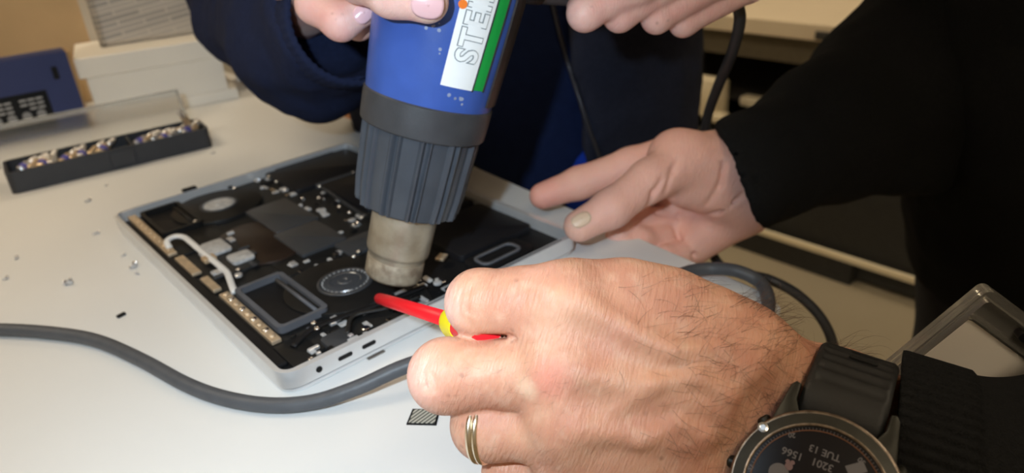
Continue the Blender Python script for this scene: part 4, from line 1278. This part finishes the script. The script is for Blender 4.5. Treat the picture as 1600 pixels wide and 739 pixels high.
def wtext(s, u, v, size, rot=0.0, name='screen_digits'):
    d = (V(u - 1273, v - 773)) / (FPX / .2245)
    lx = d[0] * -.92 + d[1] * -.40; ly = d[0] * -.40 + d[1] * .92
    g = text_geo(s, size, .00006, .00001); c_ = (g[0].max(0) + g[0].min(0)) / 2
    g = (g[0] - V(c_[0], c_[1], 0), g[1])
    wp(name, xf(g, (lx, ly, -.00040), (0, 0, rot)), m_wtxt, scn, smooth=False)
wtext('TUE 13', 1295, 712, .0030); wtext('1566', 1246, 712, .0032); wtext('3201', 1290, 730, .0032)
wtext('20', 1250, 684, .0021, .3); wtext('30', 1345, 724, .0021, -.5); wtext('15', 1182, 733, .0021, 1.2)
def wl(u, v):
    d = (V(u - 1273, v - 773)) / (FPX / .2245); return d[0] * -.92 + d[1] * -.40, d[0] * -.40 + d[1] * .92
a_ = wl(1242, 727)
wp('flame_icon', xf(join(xf(lathe([(.0012, 0), (.0012, .00003)], 14), (0, .0009, 0)), xf(lathe([(.0007, 0), (.0007, .00003)], 10), (-.0007, -.0006, 0)), xf(lathe([(.0007, 0), (.0007, .00003)], 10), (.0007, -.0004, 0))), (a_[0], a_[1], -.0004)), mat('icon_pink', (.16, .10, .11), .5), scn, smooth=False)
a_ = wl(1224, 741); wp('screen_widget', xf(lathe([(.0030, 0), (.0030, .00003)], 28), (a_[0], a_[1], -.0004)), m_wtxt, scn, smooth=False)
a_ = wl(1330, 737); wp('screen_hand', xf(box(-.0016, .0016, -.0040, .0014, 0, .00004), (a_[0], a_[1], -.0004), (0, 0, -.9)), m_wtxt, scn, smooth=False)
# lugs
def lug(sx, sy):
    pts = [(.0105, .0205), (.0185, .0165), (.0172, .0240), (.0162, .0300), (.0150, .0316), (.0134, .0312), (.0132, .0260)]
    pts = [(sx * a, sy * b) for a, b in pts]
    if sx * sy < 0: pts = pts[::-1]
    g = prism(pts, -.0110, -.0020, .0007)
    v = np.array(g[0]); r_ = np.abs(v[:, 1]); v[:, 2] += .0012 - np.clip(r_ - .021, 0, 1) * .18
    return v, g[1]
for sx in (-1, 1):
    for sy in (-1, 1): wp('lug', lug(sx, sy), m_wcase, case, auto=35)
# buttons and bezel screws
for ang_ in (128, 218, 245, 35, 0, -38):
    a = math.radians(ang_); 
    if ang_ in (0, 35, -38, 218, 180): 
        wp('button', xf(lathe([(.0023, .0232), (.0023, .0268), (.0018, .0274)], 20), (0, 0, -.006), (0, PI / 2, 0) if False else np.array(Matrix.Rotation(a, 3, 'Z') @ Matrix.Rotation(PI / 2, 3, 'Y'))), m_wcase, case, auto=35)
for (u, v) in ((1208, 671),):
    a_ = wl(u, v)
    wp('bezel_screw', xf(join(lathe([(.0017, -.0002), (.0016, .0006), (.0010, .0007), (.0009, .0001), (.0001, .0001)], 20)), (a_[0], a_[1], 0)), m_chrome, case, auto=30)
# strap: profile in (y, z) carried across the band
pr = catmull([(-.0215, -.0078), (-.0265, -.0062), (-.0320, -.0062), (-.0385, -.0088), (-.0440, -.0140), (-.0485, -.0205), (-.0510, -.0300), (-.0500, -.0400), (-.0450, -.0480)], 12)
Tn = np.gradient(pr, axis=0); Tn /= np.linalg.norm(Tn, axis=1)[:, None]; Nn = np.stack([Tn[:, 1], -Tn[:, 0]], 1)
if Nn[len(pr) // 2] @ V(-1, 1) < 0: Nn = -Nn
sl_ = np.cumsum(np.r_[0, np.linalg.norm(np.diff(pr, axis=0), axis=1)])
vs = []; fs = []; xs_ = np.linspace(-1, 1, 29); n_ = len(xs_)
for side in (1, -1):
    for i in range(len(pr)):
        hw = .0130 - .0006 * min(1, sl_[i] / .02)
        rib = 0
        if sl_[i] > .012: rib = .0007 * (0.5 + .5 * math.cos((sl_[i] - .012) / .0046 * 2 * PI)) - .0007
        for x in xs_:
            e_ = max(0, abs(x) - .86) / .14
            t_ = (.0016 + rib * max(0, min(1, (.9 - abs(x)) / .2))) * (1 - .7 * e_ * e_) if side > 0 else -.0014 * (1 - .7 * e_ * e_)
            q = pr[i] + Nn[i] * t_
            vs.append((x * hw, q[0], q[1]))
m_ = len(pr) * n_
for i in range(len(pr) - 1):
    for j in range(n_ - 1):
        b = i * n_ + j; fs.append([b, b + 1, b + 1 + n_, b + n_]); fs.append([m_ + b, m_ + b + n_, m_ + b + 1 + n_, m_ + b + 1])
    for j in (0, n_ - 1):
        b = i * n_ + j; fs.append([b, b + n_, m_ + b + n_, m_ + b])
for i in (0, len(pr) - 1):
    for j in range(n_ - 1):
        b = i * n_ + j; fs.append([b, m_ + b, m_ + b + 1, b + 1])
sg = (np.array(vs), fs)
strap = wp('strap', sg, m_strap, auto=45)
def strap_slot(dist, x0, x1, name='strap_slot'):
    i = int(np.argmin(abs(sl_ - dist))); c_ = pr[i] + Nn[i] * .00135
    Rm_ = np.stack([V(1, 0, 0), V(0, Tn[i][0], Tn[i][1]), V(0, Nn[i][0], Nn[i][1])], 1)
    wp(name, xf(prism(rrect(x0, x1, -.0011, .0011, .0010), -.0003, .0003), (0, c_[0], c_[1]), Rm_), mat('slot_shadow', (.002, .002, .002), .9), strap, smooth=False)
strap_slot(.0295, -.006, .003); strap_slot(.0345, -.006, .003)
# other half of the strap, towards the camera side
pr2 = pr * V(-1, 1); v2 = sg[0] * V(1, -1, 1)
wp('strap', (v2, [f[::-1] for f in sg[1]]), m_strap, auto=45)

# arm hair on the near fist and wrist
bvh = BVHTree.FromPolygons([Vector(p) for p in fist[0]], fist[1])
hr = random.Random(3)
hv = []; hf = []
def hair(u, v, L, dirang, lift_, r, curl):
    d = RC.T @ V((u - 800) / FPX, (v - 369.5) / FPX, 1); d = unit(d)
    loc, nor, idx, dist = bvh.ray_cast(Vector(CAM), Vector(d))
    if loc is None: return
    loc = np.array(loc); nor = np.array(nor)
    if nor @ d > 0: nor = -nor
    t_ = RC.T @ V(math.cos(dirang), math.sin(dirang), 0); t_ = unit(t_ - nor * (t_ @ nor)); b_ = np.cross(nor, t_)
    pts = []
    for i in range(6):
        s = i / 5
        pts.append(loc + t_ * L * s * (1 - .15 * s) + nor * (L * lift_ * math.sin(s * PI * .62) - .0002) + b_ * curl * L * s * s)
    g = tube(pts, [r, r, r * .9, r * .7, r * .5, r * .15], 3, smooth=False)
    n0 = len(hv); hv.extend(g[0].tolist()); hf.extend([[i + n0 for i in f] for f in g[1]])
for i in range(1500):
    u = hr.uniform(960, 1400); v = hr.uniform(428, 740)
    den = min(1, max(0.02, (u - 960) / 260)) * (.35 + .65 * min(1, max(0, 1 - abs((v - 430 - (u - 1000) * .33)) / 330)))
    if hr.random() > den: continue
    hair(u, v, hr.uniform(.006, .014), hr.gauss(.25, .55) if v > 560 else hr.gauss(-.15, .6), hr.uniform(.10, .38), hr.uniform(.00003, .00006), hr.gauss(0, .35))
for i in range(90):
    u = hr.uniform(700, 960); v = hr.uniform(560, 640) if hr.random() < .5 else hr.uniform(500, 700)
    hair(u, v, hr.uniform(.003, .006), hr.gauss(2.6, .7), .2, .000022, hr.gauss(0, .4))
# hairs along the upper silhouette of the wrist
for i in range(170):
    s = hr.random(); u = 1150 + 185 * s; v0 = 448 + 92 * s ** 1.1
    hair(u, v0 + hr.uniform(4, 26), hr.uniform(.008, .015), hr.gauss(-.35, .45), hr.uniform(.3, .75), hr.uniform(.00003, .00006), hr.gauss(0, .4))
ah = part('arm_hair', (hv, hf), m_hair, pb); ah['kind'] = 'stuff'

# badge holder hanging at the chest
b0_ = P(1540, 445, .280)
e1 = unit(RC.T @ V(.82, .57, .1)); e2 = unit(RC.T @ V(-.76, .65, .45)); e2 = unit(e2 - e1 * (e1 @ e2)); e3 = np.cross(e1, e2)
if e3 @ RC[2] > 0: e3s = -1
else: e3s = 1
BR = np.stack([e1, e2, e3], 1)
bd = thing('badge_holder', 'clear rigid badge holder with a blank pale card against the black sweatshirt', 'badge', b0_)
def bp_(name, g, m, **kw):
    return part(name, xf(g, b0_, BR), m, bd, **kw)
BW, BH = .062, .098
bp_('clear_frame', join(ringprism(rrect(0, BW, 0, BH, .003), rrect(.0035, BW - .0035, .0035, BH - .0035, .002), -.0035, .0035),
    ringprism(rrect(.0036, BW - .0036, .0110, BH - .004, .002), rrect(.0048, BW - .0048, .0125, BH - .006, .002), -.0030, .0030)), m_cleark, smooth=False)
bp_('clear_back', box(.003, BW - .003, .003, BH - .003, .0008 , .0016, 0), m_cleark, smooth=False)
bp_('card', prism(rrect(.0055, BW - .0055, .0140, BH - .007, .004), -.0002, .0006), mat('blank_card', (.97, .90, .80), .5, noise=.02), smooth=False)
bp_('lanyard_slot', prism(rrect(BW / 2 - .0075, BW / 2 + .0075, .0050, .0085, .0015), -.0036, .0036), m_black, smooth=False)
lanp = [b0_ + e1 * BW / 2 + e2 * .008, b0_ + e1 * BW / 2 - e2 * .03 + V(0, 0, .02), V(.36, -.31, .22), V(.44, -.33, .34), V(.50, -.34, .42)]
bp2 = part('lanyard', tube(lanp, .0030, 8, flat=.35), m_black, bd)

# ---------------- person in navy, holding the heat gun
PN = P(822, 175, .84); PN[2] = -.75
pn = thing('person', 'person in a navy jacket standing across the table, holding the heat gun in both hands', 'person', PN)
# hand on the housing (photo left): thumb over the front, fingers behind
lo, hi = bounds([P(455, -150, .48), P(720, 80, .30), P(455, 80, .44), P(650, -150, .34), P(700, -160, .48)], .02)
N1 = Field(lo, hi, .0013)
N1.cap(P(500, -130, .43), P(560, -70, .41), .022, .020, .012); N1.cap(P(540, -150, .43), P(610, -90, .40), .022, .018, .012)
finger(N1, [P(590, -80, .390), P(560, -38, .368), P(612, -12, .3405), P(668, 3, .3355)], [.0150, .0125, .0108, .0098], k=.006)
NA = Field(lo, hi, .0013)
finger(NA, [P(500, -80, .415), P(492, 8, .400), P(532, 34, .392), P(566, 18, .392)], [.0140, .0100, .0098, .0080], k=.004)
joinmin(N1, NA, .003); NA.d[:] = 9
finger(NA, [P(520, -80, .425), P(518, 0, .425), P(560, 38, .418), P(582, 26, .418)], [.0130, .0095, .0085, .0070], k=.004)
joinmin(N1, NA, .003); NA.d[:] = 9
N1.cap(P(520, -100, .43), P(470, -60, .47), .022, .024, .012); N1.cap(P(470, -60, .47), P(470, 0, .53), .024, .026, .01)
handA = N1.mesh(1)
# hand on the handle (photo right)
lo, hi = bounds([P(870, 80, .36), P(1200, -190, .50), P(870, -160, .44), P(1190, 60, .46), P(1000, 80, .42)], .02)
N2 = Field(lo, hi, .0013)
N2.cap(P(950, -130, .43), P(1100, -130, .455), .020, .020, .015)
N2.cap(P(1030, -120, .45), P(1130, -180, .50), .026, .027, .012)
N2.cap(P(1130, -180, .50), P(1230, -260, .56), .027, .028, .012)
for (b_, t_, k_, r0_, r1_, d_) in (
    ((914, 21), (1000, -22), (975, -120), .0090, .0094, .384),
    ((968, 24), (1072, -38), (1050, -125), .0084, .0092, .392),
    ((1026, 28), (1128, -32), (1100, -130), .0080, .0090, .400),
    ((1068, 35), (1172, -22), (1140, -130), .0076, .0086, .410)):
    NB = Field(lo, hi, .0013)
    finger(NB, [P(*k_, d_ + .03), P(*t_, d_), P(*b_, d_), P(b_[0] - 6, b_[1] - 14, d_ + .018)], [.0125, r1_, r0_, r0_ * .9], k=.004)
    joinmin(N2, NB, .0025)
handB = N2.mesh(1)
nc = V(*(P(822, 175, .84)[:2]), 0)
fwd = unit(V(CAM[0] - nc[0], CAM[1] - nc[1], 0)); sdv = V(-fwd[1], fwd[0], 0)     # facing, and his left... sign fixed below
if sdv @ RC[0] < 0: sdv = -sdv                                                  # sdv points to the photo's right
nsL = nc + sdv * .19 + V(0, 0, .46); nsR = nc - sdv * .19 + V(0, 0, .46)
nh = nc + V(0, 0, .02); nch = nc + V(0, 0, .34); nn = nc + fwd * .04 + V(0, 0, .54); nhd = nc + fwd * .09 + V(0, 0, .66)
neR = P(408, 12, .70); neL = nc + sdv * .20 + fwd * .17 + V(0, 0, .31)
lo, hi = bounds([nsL, nsR, neR, neL, nh, nhd, P(1230, -260, .56), P(470, 0, .53)], .16)
T = Field(lo, hi, .009)
T.cap(nh, nch, .10, .105, .03, flat=(sdv, 1.4)); T.cap(nsL, nsR, .05, .05, .04)
T.cap(nn - V(0, 0, .08), nn + fwd * .02 + V(0, 0, .06), .052, .05, .03)
hb = frame(fwd)
T.ell(nhd, np.stack([fwd, sdv, V(0, 0, 1)], 1), (.095, .076, .118), .02)
T.ell(nhd + fwd * .035 - V(0, 0, .06), np.stack([fwd, sdv, V(0, 0, 1)], 1), (.05, .048, .055), .02)
T.cap(nhd + fwd * .09 + V(0, 0, .01), nhd + fwd * .112 - V(0, 0, .022), .009, .013, .008)
for sy in (-1, 1): T.ball(nhd + sdv * .080 * sy, .019, .006)
T.cap(nsR, neR, .044, .038, .03); T.cap(neR, P(470, 0, .53), .038, .028, .02)
T.cap(nsL, neL, .044, .038, .03); T.cap(neL, P(1230, -260, .56), .038, .030, .02)
m_skinn = skin('pink_skin', (.78, .49, .43), (.74, .40, .35), (.82, .56, .49), [(P(680, 30, .335) - PN, .004, .012, (.80, .60, .45), .6), (P(495, 20, .39) - PN, .004, .02, (.75, .38, .34), .5)], .25, V(1, 0, 0))
bodyn = part('body', join(handA, handB, T.mesh(2)), m_skinn, pn)
p_, n_ = hitF(N1, 668, 8, .30, .40)
m_nailp = mat('nail_rose', (.78, .48, .50), .22, coat=.5)
nail(p_, n_, P(700, 12, .335) - P(640, -4, .338), .0066, .0074, m_nailp, bodyn)
p_, n_ = hitF(N1, 568, 20, .33, .44)
nail(p_, n_, P(578, 8, .385) - P(545, 40, .392), .0050, .0060, m_nailp, bodyn)
# hair
lo, hi = bounds([nhd], .17)
Q = Field(lo, hi, .006)
Q.ell(nhd - fwd * .018 + V(0, 0, .030), np.stack([fwd, sdv, V(0, 0, 1)], 1), (.102, .086, .110), .0)
Q.plane(nhd + fwd * .055 + V(0, 0, .02), fwd - V(0, 0, .6))
part('hair', Q.mesh(1), m_haird, pn)
# shirt, jacket panels, sleeves, trousers
lo, hi = bounds([nsL, nsR, nh, nn, nh - V(0, 0, .1)], .24)
Q = Field(lo, hi, .010)
Q.cap(nh - V(0, 0, .04), nch, .125, .135, .03, flat=(sdv, 1.35)); Q.cap(nsL, nsR, .070, .070, .05)
Q.plane(nn, V(0, 0, 1)); Q.plane(nh - V(0, 0, .10), V(0, 0, -1))
shg = Q.mesh(2); part('shirt', shg, m_shirt, pn)
Q = Field(lo - .02, hi + .02, .008)
Q.cap(nh - V(0, 0, .04), nch, .150, .155, .03, flat=(sdv, 1.30)); Q.cap(nsL, nsR, .088, .088, .05)
Q.cap(nh - V(0, 0, .10), nch, .129, .134, .02, op='cut', flat=(sdv, 1.30))
# the open front, a wedge that widens downwards
fo = nc + fwd * .2
for z_ in np.linspace(-.12, .50, 26):
    w_ = .030 + .085 * (0.50 - z_)
    c_ = nc + sdv * (-.02 - .0 * z_) + V(0, 0, z_)
    Q.cap(c_ + fwd * .08, c_ + fwd * .30, w_, w_, .004, op='cut')
Q.plane(nn - V(0, 0, .02), V(0, 0, 1)); Q.plane(nh - V(0, 0, .16), V(0, 0, -1))
jkg = Q.mesh(2); jk = part('jacket', jkg, m_navydk, pn)
def caster(g):
    b = BVHTree.FromPolygons([Vector(p) for p in g[0]], g[1])
    def f(u, v):
        d = unit(P(u, v, 1) - CAM); r = b.ray_cast(Vector(CAM), Vector(d))
        return None if r[0] is None else float(RC[2] @ (np.array(r[0]) - CAM))
    return f
cs, cj = caster(shg), caster(jkg)
zp = []
for (u, v) in ((862, 0), (874, 50), (888, 100), (904, 150), (920, 200), (938, 250), (950, 300)):
    s_ = min([q for q in (cs(u, v), cj(u, v)) if q] or [.66]); zp.append(P(u, v, s_ - .004))
part('zip', tube(zp, .0022, 8), mat('dull_zip', (.05, .05, .06), .4, metal=.4), jk)
s_ = cs(915, 240) or .66
Q = Field(*bounds([P(912, 180, s_), P(925, 300, s_), P(890, 240, s_)], .05), .003)
Q.cap(P(922, 215, s_ + .002), P(915, 300, s_ + .004), .006, .024, .01, flat=(RC[2], .5))
part('shirt_hem', Q.mesh(1), m_bshirt, pn)
# forearm sleeve in the left of the photo
pth = [P(534, 30, .505), P(482, 62, .580), P(428, 14, .690), nsR * .5 + neR * .5, nsR]
rad = [.0470, .0560, .0600, .075, .082]
lo, hi = bounds(pth, .10)
S = Field(lo, hi, .0045)
for i in range(len(pth) - 1): S.cap(pth[i], pth[i + 1], rad[i], rad[i + 1], .03)
S.cap(P(372, 30, .71), P(350, -60, .74), .036, .05, .03)
for (u0, v0, u1, v1, s_) in ((425, -20, 520, 95, .47), (395, 60, 470, 120, .56), (372, 10, 396, 90, .62)):
    S.cap(P(u0, v0, s_), P(u1, v1, s_), .011, .009, .010, op='cut')
S.cap(P(560, 20, .46), P(520, 36, .52), .040, .036, .004, op='cut')
S.plane(P(560, 30, .475), RC.T @ V(.55, -.10, -.55), .004)
part('sleeve', S.mesh(2), m_navy, pn)
part('cuff', xf(lathe([(.0400, 0), (.0425, -.001), (.0440, .003), (.0445, .02), (.0430, .03)], 160, lambda r, a, k: r + .0005 * math.sin(50 * a), caps=False), P(548, 30, .488), frame(P(470, 62, .58) - P(535, 32, .50), RC[2])), m_navy, pn)
# sleeve of the other arm, above the frame
pth = [P(1180, -215, .53), neL, nsL]
lo, hi = bounds(pth, .12)
S = Field(lo, hi, .008)
S.cap(pth[0], pth[1], .045, .065, .02); S.cap(pth[1], pth[2], .065, .085, .03)
S.cap(pth[0] - (pth[1] - pth[0]) * .3, pth[0] * .7 + pth[1] * .3, .038, .038, .002, op='cut')
S.plane(pth[0], pth[0] - pth[1], .003)
part('sleeve', S.mesh(2), m_navy, pn)
# trousers and shoes
Q = Field(*bounds([nh, nh + V(0, 0, -.77)], .26), .012)
Q.cap(nh - sdv * .05 - V(0, 0, .06), nh + sdv * .05 - V(0, 0, .06), .12, .12, .03)
for sy in (-1, 1):
    Q.cap(nh + sdv * .09 * sy - V(0, 0, .08), nh + sdv * .10 * sy + fwd * .01 - V(0, 0, .42), .085, .062, .03)
    Q.cap(nh + sdv * .10 * sy + fwd * .01 - V(0, 0, .42), nh + sdv * .10 * sy - V(0, 0, .71), .062, .052, .03)
part('trousers', Q.mesh(2), mat('navy_trousers', (.006, .008, .018), .9), pn)
for sy in (-1, 1):
    c_ = nh + sdv * .10 * sy
    part('shoe', xf(prism([(-.07, -.035), (.05, -.045), (.14, -.04), (.18, 0), (.14, .04), (.05, .045), (-.07, .035)], 0, .075, .02), (c_[0], c_[1], -.75), np.stack([fwd, np.cross(V(0, 0, 1), fwd), V(0, 0, 1)], 1)), m_black, pn)
for o_ in list(pn.children):
    if o_.name.startswith('sleeve') or o_.name.startswith('jacket'): rumple(o_, .016, .06)
# ceiling panels that carry the room's warm light
for (lx, ly, wh) in ((-0.9, 0.9, 'above the left end of the work table'), (1.3, 1.6, 'above the far work bench'), (-0.9, -1.6, 'behind the camera on the left'), (1.4, -1.2, 'on the right behind the person in black')):
    t = thing('ceiling_light', 'rectangular warm white ceiling light panel ' + wh, 'ceiling light', (lx, ly, 1.80), group='ceiling light panels')
    part('frame', ringprism(rrect(lx - .60, lx + .60, ly - .32, ly + .32, .01), rrect(lx - .57, lx + .57, ly - .29, ly + .29, .01), 1.80, 1.85), m_whitebox, t, smooth=False)
    part('diffuser', box(lx - .57, lx + .57, ly - .29, ly + .29, 1.825, 1.84), mat('lit_diffuser', (.9, .85, .75), .5, emit=((1, .86, .66), 4.0)), t, smooth=False)
